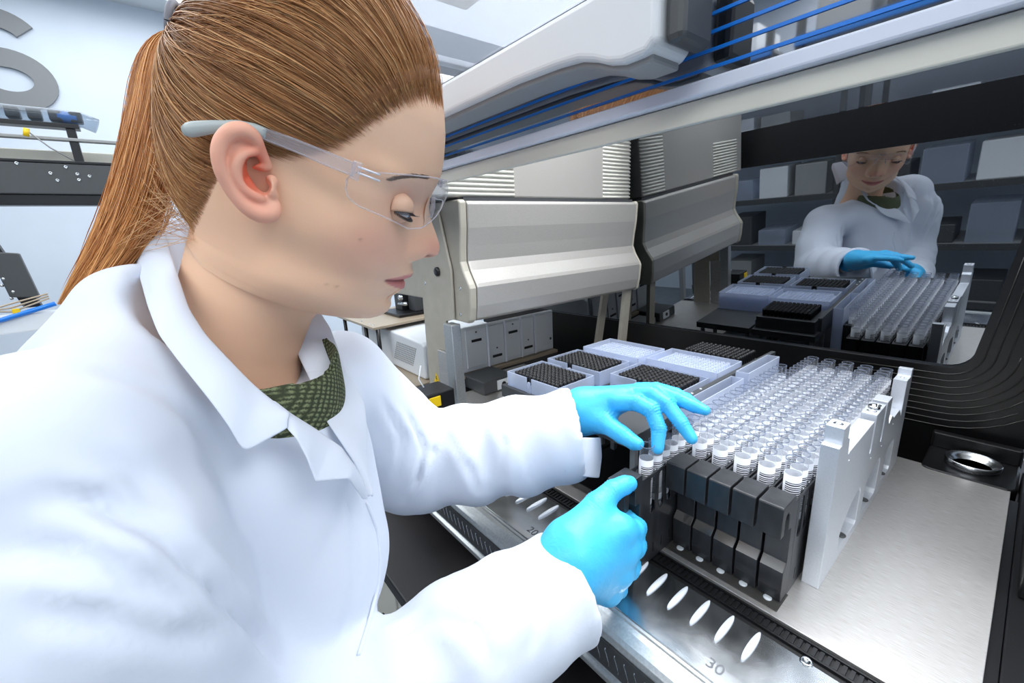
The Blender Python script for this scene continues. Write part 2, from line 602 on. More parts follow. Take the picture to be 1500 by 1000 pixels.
cl_ = [(1.18 * .098 * math.cos(R(a)), .092 + .088 * math.sin(R(a))) for a in range(28, 271, 9)] + [(1.18 * .108 * math.cos(R(a)), -.094 + .098 * math.sin(R(a))) for a in range(90, -153, -9)]
cl_ = np.array(cl_); tg = np.gradient(cl_, axis=0); tg /= np.linalg.norm(tg, axis=1, keepdims=True)
nm_ = np.stack([-tg[:, 1], tg[:, 0]], 1) * .043
o = MB().prism([tuple(x) for x in np.vstack([cl_ + nm_, (cl_ - nm_)[::-1]])], 0, .016, 'z').build('wall_letter', sign_grey)
o.rotation_euler = (R(90), 0, R(90)); o.location = (X0 + .001, -.865, 1.355)
tag(o, 'large grey capital S mounted on the pale wall behind the ponytail', 'letter')

# ------------------------------------------------------------------ bench and cabinet
t = empty('lab_bench', (-.3, .3, FZ))
tag(t, 'black topped lab bench with beige doors that carries the white machine', 'bench')
bt = MB().box(-1.45, .75, -.285, .85, -.145, -.12).build('worktop', bench_m, t, .003)
bt.matrix_parent_inverse = Matrix.Translation((.3, -.3, -FZ))
c_ = MB().box(-1.43, .73, -.262, .84, FZ, -.145).build('body', beige_light, t)
c_.matrix_parent_inverse = bt.matrix_parent_inverse
for k in range(8):
    d = MB().box(-1.42 + k * .27, -1.42 + k * .27 + .262, -.276, -.262, FZ + .08, -.155).build('door', beige_light, t, .003)
    d.matrix_parent_inverse = bt.matrix_parent_inverse
    hd = MB().tube([(-1.42 + k * .27 + .23, -.29, -.22), (-1.42 + k * .27 + .23, -.29, -.32)], .004).build('handle', black, d)


# ------------------------------------------------------------------ deck of the liquid handler
dk = empty('robot_deck', (0, .2, -.12))
tag(dk, 'brushed steel deck with slotted front rail that holds the tube carriers', 'machine deck')
INV = Matrix.Translation((0, -.2, .12))


def part(o):
    o.parent = dk; o.matrix_parent_inverse = INV; return o


pts = [(-.66, -.052), (.2536, -.052), (.2536, .405)] + [(.2536 - .012 + .012 * math.cos(R(a)), .409 + .012 * math.sin(R(a))) for a in (0, 30, 60, 90)] + [(-.66, .421)]
part(plate('deck_plate', pts, [], -.004, 0, steel, axis='z', bevel=.0006))
part(MB().box(-.66, .262, -.16, .39, -.06, -.005).build('deck_base', black_satin))
part(MB().box(-.66, .2536, -.0805, -.0515, -.0065, -.0035).build('groove_floor', rubber))
m = MB()
for k in range(156):
    x = .25 - k * .0058
    m.box(x - .0016, x + .0016, -.0695, -.0585, -.0040, -.0012)
part(tag(m.build('tooth_rack', black), kind='stuff'))
part(MB().box(-.66, .2536, -.0725, -.0705, -.0035, -.0006).build('groove_lip', black))
part(MB().box(-.66, .2536, -.0575, -.0555, -.0035, -.0006).build('groove_lip', black))
part(MB().box(-.66, .2536, -.1612, -.0805, -.006, 0).build('front_panel', rail_steel, None, .0006))
pr_ = [(-.1612, -.004), (-.1612, -.0012), (-.166, -.0012), (-.1665, .0012), (-.170, .0022), (-.176, .0018), (-.186, -.001),
       (-.1905, -.0035), (-.1925, -.008), (-.1928, -.0095), (-.1915, -.0105), (-.1915, -.048), (-.197, -.0505), (-.1975, -.056), (-.190, -.060), (-.16, -.060)]
o = part(MB().prism(pr_, -.66, .262).build('front_rail', rail_al, None, .0006))
part(MB().box(-.66, .262, -.1935, -.1914, -.044, -.0115).build('slotted_strip', grey_d))
# wavy bright slots in the strip, one S-shaped piece each
m = MB()
zz = [(-.0022, -.0035 - .0005), (-.0026, -.007), (-.0012, -.010), (.0012, -.017), (.0026, -.020), (.0022, -.0235)]
m.tube([(x, 0, z) for x, z in zz], .00055, 6)
sl = m.mesh('wavy_slot')
sl.materials.append(rail_steel)
for k in range(77):
    o = link('wavy_slot', sl); o.location = (.232 - k * .0115, -.1937, -.0125 - .0015)
    part(o)
# oval grid markers
m = MB(); V = []; F = []
ring = []
for lev, (sc, z) in enumerate(((1, 0), (1, .0016), (.82, .0024))):
    for a in range(28):
        th = 2 * math.pi * a / 28
        cxp, syp = math.cos(th), math.sin(th)
        V.append((.0031 * sc * cxp, .0205 * (1 if lev < 2 else .94) * syp, z))
for l_ in range(2):
    for a in range(28):
        F.append((l_ * 28 + a, l_ * 28 + (a + 1) % 28, (l_ + 1) * 28 + (a + 1) % 28, (l_ + 1) * 28 + a))
F.append(tuple(range(56, 84)))
mk = m.add(V, F, True).mesh('grid_marker'); mk.materials.append(white_pl)
for k in range(-26, 5):
    o = link('grid_marker', mk); o.location = (.0116 + .025 * k, -.1025, .0)
    part(o)
groove_ink = mat('engraving', rgb(104, 106, 110), .5, .3)
for body, x, lb in (('30', .0985, 1), ('20', -.1495, 1), ('10', -.3995, 1)):
    o = text_mesh('engraved_number', body, .016, .0001, groove_ink)
    o.location = (x, -.1465, .0001); part(o)
for x in (.1503, -.55):
    o = MB().lathe([(.0052, 0), (.0052, .0009), (.0046, .0013), (.0022, .0013), (.0020, .0004), (0, .0004)], 20, (x, -.0905 + .0095, 0)).build('panel_screw', rail_steel)
    part(o)
# small round sight studs in front of each carrier, under the smoked catch strip
o = part(MB().box(-.02, .113, -.045, -.0135, .0, .0011).build('catch_strip', smoke, None, .0004))
for k in range(6):
    o = MB().lathe([(.0042, 0), (.0042, .0009), (.0036, .0013), (0, .0013)], 20, (.025 * k - .025, -.0335, .001)).build('locating_stud', greyw)
    part(o)
    o = MB().box(.025 * k - .025 + .004, .025 * k - .025 + .0105, -.030, -.0285, .001, .009).build('catch', smoke); part(o)

# ------------------------------------------------------------------ enclosure: side wall, back panel, window, bracket
sw = empty('enclosure_side_panel', (.27, .1, -.12)); tag(sw, 'black side panel of the machine at the right edge of the steel deck', 'panel')
INVS = Matrix.Translation((-.27, -.1, .12))
o = MB().box(.2625, .285, -.16, .50, -.119, -.004).build('sill', black_satin, sw, .002); o.matrix_parent_inverse = INVS
o = MB().box(.268, .290, .16, .50, -.004, .84).build('upright', black_satin, sw, .002); o.matrix_parent_inverse = INVS
o = MB().box(.2855, .300, -.18, .1, -.118, -.010).build('edge_trim', rail_al, sw, .004); o.matrix_parent_inverse = INVS

TH = R(4.74)
bp = empty('enclosure_back_panel', (0, .5236 + .2 * math.sin(TH) * 0, .2))
tag(bp, 'black back panel with a tinted mirror-like window above the deck', 'panel')
bp.rotation_euler = (TH, 0, 0)      # top leans towards the front
# local frame: x right, z up the sheet, y out of the back
zb0, zb1 = -.26, .652
gx0, gx1 = -1.05, .186


def rr_hole():
    # bottom edge rises to the right a little, right edge leans outwards
    P = [(gx0, .60), (gx0, -.072)]
    P += [(.150, -.063)]
    for a in range(0, 91, 15):
        P.append((.153 + .032 * math.sin(R(a)), -.031 - .032 * math.cos(R(a))))
    P += [(.2215, .28), (.250, .60)]
    return P


plate('frame', [(-1.2, zb0), (.2615, zb0), (.2615, zb1), (-1.2, zb1)], [rr_hole()], -.006, .006, black_satin, bp, axis='y', bevel=.0015)
MB().box(-1.19, .258, .002, .005, zb0 + .02, zb1 - .01).build('window_glass', mirror, bp)
# the pressed steps that follow the corner of the window
ridge_m = mat('black_ridge', rgb(30, 29, 26), .3)
for k in range(9):
    rr = .044 + k * .012
    cx_, cz_ = .153, -.031
    P = [(cx_ - .16 - .01 * k, -.0064, cz_ - rr - .004)]
    for a in range(0, 91, 9):
        P.append((cx_ + rr * math.sin(R(a)), -.0064, cz_ - rr * math.cos(R(a))))
    P.append((cx_ + rr + .030, -.0064, cz_ + .30))
    P = [p_ for p_ in P if p_[0] < .256]
    MB().tube(P, .0011, 6).build('pressed_ridge', ridge_m, bp)

br = empty('cup_bracket', (.205, .455, 0)); tag(br, 'black bracket with a round metal dish in the back right corner', 'bracket')
pb = rrect(-.047, .055, -.05, .06, .014)
MB().prism(pb, -.03, .002, 'z').build('shelf', black_satin, br, .003)
MB().prism(rrect(-.047, .055, .045, .06, .004), .002, .028, 'z').build('upstand', black_satin, br, .002)
MB().lathe([(.0, .002), (.022, .002), (.026, .006), (.0295, .012), (.0315, .012), (.0315, .002), (.0, .002)][1:], 36, (.006, .004, 0)).build('dish', rail_steel, br)

# ------------------------------------------------------------------ aluminium carrier bracket (the block at the right of the carriers)
ab = empty('aluminium_bracket', (.1232, .21, 0)); tag(ab, 'machined silver aluminium bracket standing at the right of the black carriers', 'bracket')
INVA = Matrix.Translation((-.1232, -.21, 0))
outl = [(.018, 0), (.018, .1685), (.0265, .1685), (.0265, .1870), (.0470, .1870), (.0470, .170), (.0535, .167), (.0540, .166), (.0575, .147), (.062, .147),
        (.062, .148), (.168, .148), (.168, .108), (.1705, .103), (.1745, .1025), (.1775, .107), (.1775, .153), (.2245, .153), (.2245, .104), (.227, .098), (.2315, .0975),
        (.2345, .103), (.2345, .153), (.262, .153), (.262, .120), (.270, .110), (.285, .118), (.300, .110), (.339, .110), (.352, .100), (.358, .092),
        (.358, .150), (.385, .150), (.385, .161), (.3945, .161), (.3945, 0)]
h1 = [(.080, .016), (.150, .012), (.1545, .016), (.1545, .058), (.148, .067), (.135, .067), (.112, .060), (.084, .044), (.078, .036)]
h2 = [(.178, .016), (.246, .012), (.2515, .017), (.2515, .060), (.246, .068), (.230, .069), (.186, .060), (.178, .052)]
h3 = [(.282, .016), (.332, .014), (.337, .018), (.337, .060), (.330, .066), (.300, .066), (.284, .056)]
o = plate('side_plate', outl, [h1, h2, h3], .1152, .1312, alum, ab, bevel=.0006); o.matrix_parent_inverse = INVA
for y, z, r in ((.037, .1872, .0045), (.215, .1532, .0052), (.19, .1532, .0052), (.372, .1502, .003)):
    o = MB().lathe([(r, 0), (r * .9, .0003), (r * .55, .0003), (r * .5, -.001), (0, -.001)], 18, (.1232, y, z - .0002)).build('screw', rail_steel, ab)
    o.matrix_parent_inverse = INVA
o = MB().lathe([(.0062, 0), (.0062, .004), (.0045, .004), (.0045, .0), (.0028, .0), (.0028, .006), (0, .006)], 24, (.1232, .2005, .1528)).build('spring_cup', rail_steel, ab)
o.matrix_parent_inverse = INVA
for y in (.112, .215, .31):
    o = MB().lathe([(.0055, 0), (.0055, .0008), (.0045, .0012), (0, .0012)], 18, (.1262, y, .0150 if y < .2 else .0150)).build('foot_screw', grey_d, ab)
    o.matrix_parent_inverse = INVA
for y, z in ((.0645, .137), (.182, .093), (.24, .088), (.30, .1)):
    o = MB().lathe([(.0014, 0), (.0014, .0006), (0, .0006)], 10, (.1311, y, z), 'x').build('pin', greyw, ab); o.matrix_parent_inverse = INVA

# ------------------------------------------------------------------ tube carriers
CH = .118
PITCH = .0172
NT = 24


def make_carrier():
    root = empty('tube_carrier', (0, 0, 0))
    hw_ = .0113
    hp = [(-.0550, .0914), (-.0550, .1245), (-.0538, .1257), (-.0225, .1257), (-.0210, .1180), (-.0120, .1180), (-.0120, .0012), (-.031, .0012), (-.033, .016), (-.0335, .040), (-.0262, .0475),
          (-.0262, .0905), (-.0345, .0915), (-.0352, .110), (-.038, .1140), (-.0415, .1148), (-.0448, .1130), (-.0462, .108), (-.0462, .0914)]
    MB().prism(hp, -hw_, hw_).build('handle', carrier_m, root, .0007)
    # smoked strip on the chamfer of the foot
    MB().prism([(-.0339, .0395), (-.0266, .0478), (-.0262, .0472), (-.0335, .0389)], -hw_ + .0006, hw_ - .0006).build('chamfer_strip', smoke, root)
    for s in (-1, 1):
        holes = []
        for k in range(NT):
            y = k * PITCH
            holes.append(rrect(y - .0055, y + .0055, .066, .1150, .0050, 4))
        for k in range(0, NT, 1):
            y = k * PITCH + .004
            holes.append(rrect(y - .0008, y + .0008, .010, .024, .0007, 2))
        xa, xb = (.0098, .0113) if s > 0 else (-.0113, -.0098)
        plate('side_wall', [(-.0122, .0012), (-.0122, CH), (.410, CH), (.410, .0012)], holes, xa, xb, carrier_m, root)
    MB().box(-.0098, .0098, -.0118, .410, .0012, .050).build('core', black, root)
    MB().box(-.0113, .0113, .405, .416, .0012, CH).build('end_block', carrier_m, root, .001)
    m = MB()
    for k in range(NT - 1):
        y = (k + .5) * PITCH
        m.box(-.0098, .0098, y - .0004, y + .0004, .05, CH - .001)
        m.tube([(.0085, y - .003, CH + .0002), (.0085, y + .003, CH + .0002)], .0005, 4)
    m.build('tube_clips', rail_steel, root)
    return root


def copy_tree(o, parent=None):
    c = o.copy(); COL.objects.link(c); c.parent = parent
    for ch in list(o.children):
        copy_tree(ch, c)
    return c


car0 = make_carrier()
cname = ['black tube carrier, leftmost of the five standing flush side by side',
         'black tube carrier, second from the left of the five flush ones',
         'black tube carrier in the middle of the five flush ones',
         'black tube carrier, second from the silver aluminium bracket',
         'black tube carrier standing right beside the silver aluminium bracket']
cars = []
PULL = .0765
for k in range(5):
    o = car0 if k == 0 else copy_tree(car0)
    o.location = (.025 * k, 0, 0)
    tag(o, cname[k], 'tube carrier', 'black carriers side by side on the deck')
    cars.append(o)
o = copy_tree(car0)
o.location = (-.025, -PULL, .0)
tag(o, 'black tube carrier pulled forward, its handle held by a blue glove', 'tube carrier', 'black carriers side by side on the deck')
cars.append(o)


def make_tube():
    root = empty('test_tube', (0, 0, 0))
    r = .0080
    g = MB()
    prof = [(r, 0), (r, -.04), (r, -.088)]
    for a in range(15, 91, 15):
        prof.append((r * math.cos(R(a)), -.088 - r * .9 * math.sin(R(a))))
    prof[-1] = (.0003, prof[-1][1])
    g.lathe(prof, 20)
    g.build('glass', tube_glass, root)
    MB().lathe([(r - .0006, 0), (r + .00035, .00015), (r + .0003, -.0010), (r - .0002, -.0012)], 20).build('rim', rim_glass, root)
    lb = MB().lathe([(r - .0004, -.0165), (r + .00015, -.0165), (r + .00015, -.074), (r - .0004, -.074)], 20).build('label', bar_m, root)
    return root


ORD = ['first', 'second', 'third', 'fourth', 'fifth', 'sixth', 'seventh', 'eighth', 'ninth', 'tenth', 'eleventh', 'twelfth', 'thirteenth', 'fourteenth', 'fifteenth', 'sixteenth',
       'seventeenth', 'eighteenth', 'nineteenth', 'twentieth', 'twenty-first', 'twenty-second', 'twenty-third', 'last']
tube0 = make_tube()
TZ = .1525
first = True
for c in range(6):
    yo = 0 if c < 5 else -PULL
    for k in range(NT):
        o = tube0 if first else copy_tree(tube0)
        first = False
        x = .025 * c if c < 5 else -.0235
        dz = random.uniform(-.0006, .0006)
        o.location = (x + random.uniform(-.0003, .0003), yo + k * PITCH, TZ + dz - (.002 if c == 5 else 0))
        o.rotation_euler = (random.uniform(-.012, .012), random.uniform(-.01, .01), random.uniform(-.7, .25))
        where = ['leftmost flush carrier', 'second flush carrier from the left', 'middle flush carrier',
                 'second carrier from the silver bracket', 'carrier beside the silver bracket', 'pulled-out carrier'][c]
        if k == 0 and c == 5:
            lb = 'frontmost glass tube, pinched between gloved thumb and forefinger'
        elif k == 0:
            lb = 'frontmost barcoded glass tube in the ' + where
        elif k == NT - 1:
            lb = 'rearmost barcoded glass tube in the ' + where
        else:
            lb = ORD[k] + ' glass tube from the front in the ' + where
        tag(o, lb, 'test tube', 'glass tubes in the ' + where)

# ------------------------------------------------------------------ labware carriers and racks at the left of the deck
PX, PY = .1278, .0855
lw = empty('labware_carrier', (-.2, .12, 0)); tag(lw, 'dark grey labware carrier frame under the clear boxes', 'labware carrier')
INVL = Matrix.Translation((.2, -.12, 0))
for x0, x1 in ((-.356, -.216), (-.210, -.072)):
    for ya, yb, za, zb_ in ((-.030, .178, .105, .127), (.182, .40, .088, .1045)):
        o = MB().box(x0, x1, ya, yb, za, zb_).build('tray_bar', grey_d, lw, .001); o.matrix_parent_inverse = INVL
    for y in (-.02, .09, .20, .31, .38):
        for xx in (x0 + .006, x1 - .014):
            o = MB().box(xx, xx + .008, y, y + .008, .0005, .105 if y < .18 else .088).build('leg', grey_m, lw); o.matrix_parent_inverse = INVL
    o = MB().box(x0, x1, -.030, .40, 0.0005, .012).build('base_bar', black_satin, lw, .001); o.matrix_parent_inverse = INVL
o = MB().box(-.069, -.061, .06, .40, .118, .151).build('dark_rail', grey_d, lw, .001); o.matrix_parent_inverse = INVL
for y in (.075, .100, .125):
    o = MB().lathe([(.0018, 0), (.0018, .0008), (0, .0008)], 10, (-.065, y, .151)).build('rail_screw', greyw, lw); o.matrix_parent_inverse = INVL


def open_box(L_, D_, H_, tk, m, root, notch=True):
    """clear rack shell: four walls, notched on the long sides, plus floor"""
    def wall(pts, a0, a1, axis):
        return MB().prism(pts, a0, a1, axis).build('wall', m, root)
    n0, n1 = L_ * .40, L_ * .50
    if notch:
        for a0 in (0, D_ - tk):
            wall([(0, 0), (n0, 0), (n0, H_), (0, H_)], a0, a0 + tk, 'y')
            wall([(n1, 0), (L_, 0), (L_, H_), (n1, H_)], a0, a0 + tk, 'y')
            wall([(n0 + .002, -.006), (n1 - .002, -.006), (n1 - .004, H_ * .72), (n0 + .004, H_ * .72)], a0 - .001, a0 + tk, 'y')
    else:
        for a0 in (0, D_ - tk):
            wall([(0, 0), (L_, 0), (L_, H_), (0, H_)], a0, a0 + tk, 'y')
    for a0 in (0, L_ - tk):
        wall([(tk, 0), (D_ - tk, 0), (D_ - tk, H_), (tk, H_)], a0, a0 + tk, 'x')
    MB().box(tk, L_ - tk, tk, D_ - tk, 0, .002).build('base', m, root)


cap = MB().lathe([(.0036, -.016), (.0040, -.006), (.0040, 0), (.0034, .0003), (.0031, 0), (.0026, -.0035), (.0004, -.0035)], 12).mesh('microtube')
cap.materials.append(cap_m)
cap_count = 0
rest = MB()
racks = [(-.3440, -.0240, .1275, 'front left', 3), (-.3480, .0800, .1275, 'rear left', 3), (-.2035, .0870, .1275, 'centre', 3)]
allcaps = []
for x, y, z, nm, _ in racks:
    t = empty('tube_rack', (x, y, z)); tag(t, 'clear plastic microtube rack full of black caps, ' + {
        'front left': 'nearest the sleeve at the front left', 'rear left': 'behind the front left one',
        'centre': 'just behind the raised blue hand'}[nm], 'tube rack', 'clear racks of black capped microtubes')
    open_box(PX, PY, .026, .0018, clear_pl, t)
    for i in range(12):
        for j in range(8):
            allcaps.append((x + .0144 + .009 * i, y + .01125 + .009 * j, z + .0262, nm, i, j))
# dark rack at the back
bx_, by_, bz_ = -.2050, .3020, .105
t = empty('tube_rack', (bx_, by_, bz_)); tag(t, 'dark grey rack of black capped tubes standing by the back window', 'tube rack')
MB().box(0, PX, 0, PY, 0, .030).build('body', grey_d, t, .0015)
MB().box(-.002, .0, .0, PY, 0, .020).build('flange', grey_m, t)
for i in range(12):
    for j in range(8):
        allcaps.append((bx_ + .0144 + .009 * i, by_ + .01125 + .009 * j, bz_ + .047, 'back', i, j))
lab = {'front left': 'front left rack', 'rear left': 'rear left rack', 'centre': 'centre rack', 'back': 'dark rear rack'}
allcaps.sort(key=lambda c: (c[3] == 'back', c[1]))
for n, (x, y, z, nm, ci, cj) in enumerate(allcaps):
    if n < 300:
        o = link('microtube', cap); o.location = (x, y, z)
        tag(o, 'black cap, %s row from the front, %s from the left, in the %s' % (ORD[cj], ORD[ci], lab[nm]), 'microtube', 'black microtubes in the ' + nm + ' rack')
    else:
        rest.lathe([(.0036, -.016), (.0040, -.006), (.0040, 0), (.0034, .0003), (.0031, 0), (.0026, -.0035), (.0004, -.0035)], 10, (x, y, z))
tag(rest.build('microtube_rows', cap_m), 'remaining black capped tubes in the dark rack by the back window', 'microtubes', kind='stuff')

# clear tip boxes
tip = MB().lathe([(.0038, 0), (.0034, 0), (.0032, -.003), (.0034, -.004), (.0018, -.038)], 8).mesh('pipette_tip'); tip.materials.append(tip_pl)
for x, y, z, H_, nm in ((-.3520, .1880, .105, .049, 'left'), (-.2100, .2010, .105, .049, 'right')):
    t = empty('tip_box', (x, y, z)); tag(t, 'tall frosted plastic tip box with pale pipette tips, the %s of the two' % nm, 'tip box', 'frosted tip boxes')
    open_box(PX + .006, .090, H_, .0018, frost_pl, t, notch=False)
    MB().box(.003, PX + .003, .003, .087, .036, .038).build('tip_plate', frost_pl, t)
    for i in range(12):
        for j in range(8):
            o = link('pipette_tip', tip); o.location = (x + .0174 + .009 * i, y + .0135 + .009 * j, z + .045)
            tag(o, 'pale tip, %s row from the front, %s from the left, %s frosted box' % (ORD[j], ORD[i], nm), 'pipette tip', 'pipette tips in the %s tip box' % nm)

# long clear troughs beside the carriers
for x, y0, y1, z1, nm in ((-.0605, .060, .215, .150, 'nearer'), (-.0560, .220, .345, .158, 'farther')):
    t = empty('reagent_trough', (x, y0, .05)); tag(t, 'narrow clear plastic trough left of the tube carriers, the %s one' % nm, 'trough')
    H_ = z1 - .05; D_ = y1 - y0; wd = .020
    for bx in ((0, .0015, 0, D_, 0, H_), (wd - .0015, wd, 0, D_, 0, H_), (0.0015, wd - .0015, 0, .0015, 0, H_), (0.0015, wd - .0015, D_ - .0015, D_, 0, H_), (0.0015, wd - .0015, .0015, D_ - .0015, 0, .002)):
        MB().box(*bx).build('wall', frost_pl, t)

# ------------------------------------------------------------------ beige pipetting arm
arm = empty('pipetting_arm', (-.5, .2, .0)); tag(arm, 'big beige pipetting arm housing with louvred top, reaching over the deck', 'machine arm')
INVM = Matrix.Translation((.5, -.2, 0))


def ap(o): o.parent = arm; o.matrix_parent_inverse = INVM; return o


YA, YB = -.022, .486
prof = [(-.60, .2350), (-.60, .452), (-.4410, .452), (-.4360, .447), (-.4385, .405), (-.4440, .372), (-.4470, .345), (-.4400, .328), (-.4250, .305), (-.4220, .298), (-.4250, .262), (-.4300, .238), (-.4380, .2330)]
ap(MB().prism(prof, YA, YB, 'y').build('cover', beige_cover, None, .003, 3))
for y0_, y1_ in ((-.040, -.024), (.487, .494)):
    p2_ = [((x - (-.52)) * 1.012 + (-.52), (z - .34) * 1.02 + .34) for x, z in prof]
    ap(MB().prism(p2_, y0_, y1_, 'y').build('end_plate', beige, None, .004, 3))
ap(MB().box(-.592, -.447, YA, .484, .452, .4585).build('joint_strip', grey_d))
# upper housing with louvres
ap(MB().prism([(-.62, .4585), (-.62, .66), (-.470, .66), (-.455, .652), (-.450, .64), (-.450, .4585)], -.09, .476, 'y').build('upper_housing', beige_cover, None, .004, 2))
for k in range(22):
    z = .464 + k * .0083
    if k < 12:
        P = [(-.4505, .100, z), (-.4505, -.045, z), (-.4545, -.068, z), (-.466, -.085, z), (-.487, -.093, z), (-.55, -.094, z)]
        ap(MB().tube(P, .0031, 8).build('louvre', beige_light))
    ap(MB().tube([(-.4505, .372, z), (-.4505, .475, z)], .0029, 8).build('louvre', beige_light))
# front leg
lp = [(-.504, .234), (-.600, .40), (-.600, .452), (-.470, .452), (-.440, .33), (-.440, .234)]
plate('front_leg', [(-.604, .001), (-.592, .300), (-.600, .43), (-.500, .44), (-.470, .33), (-.475, .235), (-.5035, .228), (-.5035, .165), (-.5400, .1625), (-.5400, .001)], [], -.0475, -.0415, beige, axis='y', bevel=.002)
ap(bpy.data.objects['front_leg'])
ap(MB().box(-.540, -.496, -.0535, -.048, .001, .164).build('steel_foot', steel, None, .001))
ap(MB().box(-.4985, -.468, -.058, -.036, .001, .226).build('steel_post', rail_al, None, .002))
ap(MB().lathe([(.009, 0), (.009, -.004), (.0065, -.006), (0, -.006)], 24, (-.517, -.0475, .326), 'y').build('knob', black))
for x, z in ((-.452, .296), (-.458, .246), (-.574, .30)):
    ap(MB().lathe([(.0032, .0015), (.0032, -.0012), (.0015, -.0012), (.0013, -.0004), (0, -.0004)], 12, (x, -.0475 if x < -.5 else -.0402, z), 'y').build('screw', rail_steel))
# rounded body farther left
ap(MB().prism(rrect(-.80, -.602, .262, .46, .03), -.03, .40, 'y').build('rear_body', beige, None, .003))
# rear legs
ap(plate('rear_leg', [(-.475, .001), (-.452, .236), (-.441, .236), (-.463, .001)], [], .455, .48, beige, axis='y'))
ap(plate('rear_leg', [(-.560, .001), (-.520, .236), (-.512, .236), (-.550, .001)], [], .455, .48, beige, axis='y'))

# hazard label and sensor box at the foot of the leg
hz = empty('warning_sign', (-.564, -.0477, .095)); tag(hz, 'yellow triangular warning sticker on the beige leg', 'sticker')
MB().prism([(-.013, -.011), (.013, -.011), (0, .012)], -.0006, 0, 'y').build('triangle', yellow, hz)
MB().prism([(-.0022, .004), (.0008, .004), (-.0002, -.001), (.0026, -.001), (-.0008, -.0075), (.0002, -.003), (-.0026, -.003)], -.0010, -.0006, 'y').build('bolt_mark', black, hz)
sb = empty('sensor_box', (-.462, -.105, .0)); tag(sb, 'small black sensor box with a yellow face below the beige leg', 'sensor')
MB().box(-.045, .016, -.030, .030, .068, .110).build('housing', black, sb, .003)
MB().tube([(-.02, .0, 0.001), (-.02, .0, .068)], .006).build('stem', grey_m, sb)
MB().box(.0162, .0185, -.026, -.002, .084, .104).build('yellow_face', yellow, sb, .001)
MB().tube([(-.03, -.01, .108), (-.04, -.015, .125), (-.045, -.005, .15)], .0015).build('cable', greyw, sb)

# ------------------------------------------------------------------ white slotted panel beyond the arm
wp = empty('white_holder_panel', (-.7, .28, 0)); tag(wp, 'white moulded holder panel with four bays below the beige arm', 'holder')
INVW = Matrix.Translation((.7, -.28, 0))


def wpp(o): o.parent = wp; o.matrix_parent_inverse = INVW; return o


wpp(MB().box(-.712, -.70, .085, .442, .034, .157).build('panel', greyw, None, .003))
for k, (ya, yb) in enumerate(((.118, .185), (.192, .245), (.252, .305), (.312, .358), (.364, .438))):
    wpp(MB().box(-.700, -.697, ya, yb, .045, .150).build('bay', greyw, None, .002))
    if k < 4:
        wpp(MB().box(-.700, -.692, yb + .001, yb + .0055, .036, .156).build('rib', white_pl, None, .002))
        yc = (ya + yb) / 2; zc_ = .115 if k % 2 == 0 else .058
        wpp(MB().box(-.6972, -.6955, yc - .016, yc + .016, zc_, zc_ + .007).build('slot', black))
        wpp(MB().box(-.6972, -.6955, yc - .002, yc + .002, zc_ + .024, zc_ + .028).build('small_slot', grey_d))
wpp(MB().lathe([(.004, 0), (.004, .001), (0, .001)], 12, (-.697, .427, .070), 'x').build('button', grey_d))
wpp(MB().box(-.72, -.685, .08, .446, .024, .033).build('shelf', tan, None, .001))
wpp(MB().box(-.72, -.690, .08, .446, -.02, .0235).build('skirt', grey_d))
for y in (.09, .26, .43):
    wpp(MB().box(-.715, -.70, y, y + .012, -.12, .024).build('leg', grey_m))
# grey module under it
gm = empty('pump_module', (-.62, .2, 0)); tag(gm, 'grey pump module with round ports in the gap below the white panel', 'module')
MB().box(-.08, .02, -.10, .0, .001, .034).build('case', grey_d, gm, .003)
MB().box(.0, .0222, -.06, -.02, .004, .030).build('face', greyw, gm, .002)
MB().lathe([(.006, 0), (.006, .002), (.003, .002), (.003, .0), (0, .0)], 14, (.0222, -.04, .018), 'x').build('port', black, gm)
MB().box(-.06, .01, .01, .10, .001, .022).build('frame', grey_m, gm, .002)

# ------------------------------------------------------------------ left instruments: white box, low tables
tb = empty('instrument_table', (-1.0, .05, -.12)); tag(tb, 'low tan metal table holding the white perforated box', 'table')
INVT = Matrix.Translation((1.0, -.05, .12))
o = MB().box(-1.42, -.80, -.012, .40, -.008, 0).build('top', tan, tb, .002); o.matrix_parent_inverse = INVT
for x in (-1.40, -.84):
    for y in (.0, .37):
        o = MB().box(x, x + .018, y, y + .018, -.12, -.008).build('leg', black, tb); o.matrix_parent_inverse = INVT
wb = empty('white_instrument', (-1.048, .158, 0)); tag(wb, 'white box instrument with a slanted grid of vent holes', 'instrument')
pf = [(-.25, 0.0005), (.22, 0.0005), (.232, .006), (.236, .100), (.222, .108), (.05, .114), (-.24, .114)]
MB().prism(pf, -.105, .18, 'y').build('case', greyw, wb, .006, 3)
m = MB()
for i in range(14):
    for j in range(9):
        m.obox((.03 + i * .0095 + j * .004, -.1052, .030 + j * .0068), (.0022, 0, .0008), (0, .0008, 0), (-.0006, 0, .0022))
tag(m.build('vent_holes', grey_m, wb), kind='stuff')
pt = empty('raised_platform', (-1.1, .1, 0)); tag(pt, 'flat tan platform on slim black posts behind the chin', 'platform')
INVQ = Matrix.Translation((1.1, -.1, 0))
o = MB().prism([(-1.36, -.004), (-1.018, -.004), (-1.055, .31), (-1.36, .31)], .127, .135, 'z').build('top', tan, pt, .001)
o.matrix_parent_inverse = INVQ
for x, y in ((-1.127, .012), (-1.026, .012), (-1.33, .012), (-1.33, .345)):
    o = MB().tube([(x, y, 0.0005), (x, y, .127 if y < .3 else .1)], .0062, 10).build('post', black, pt); o.matrix_parent_inverse = INVQ
for x in (-1.06, -1.09, -1.16):
    o = MB().lathe([(.004, 0), (.004, .001), (0, .001)], 10, (x, .012, .135)).build('screw', rail_steel, pt); o.matrix_parent_inverse = INVQ
st = empty('camera_stage', (-1.17, .17, .135)); tag(st, 'small black stage with a chrome clamp on the tan platform', 'instrument')
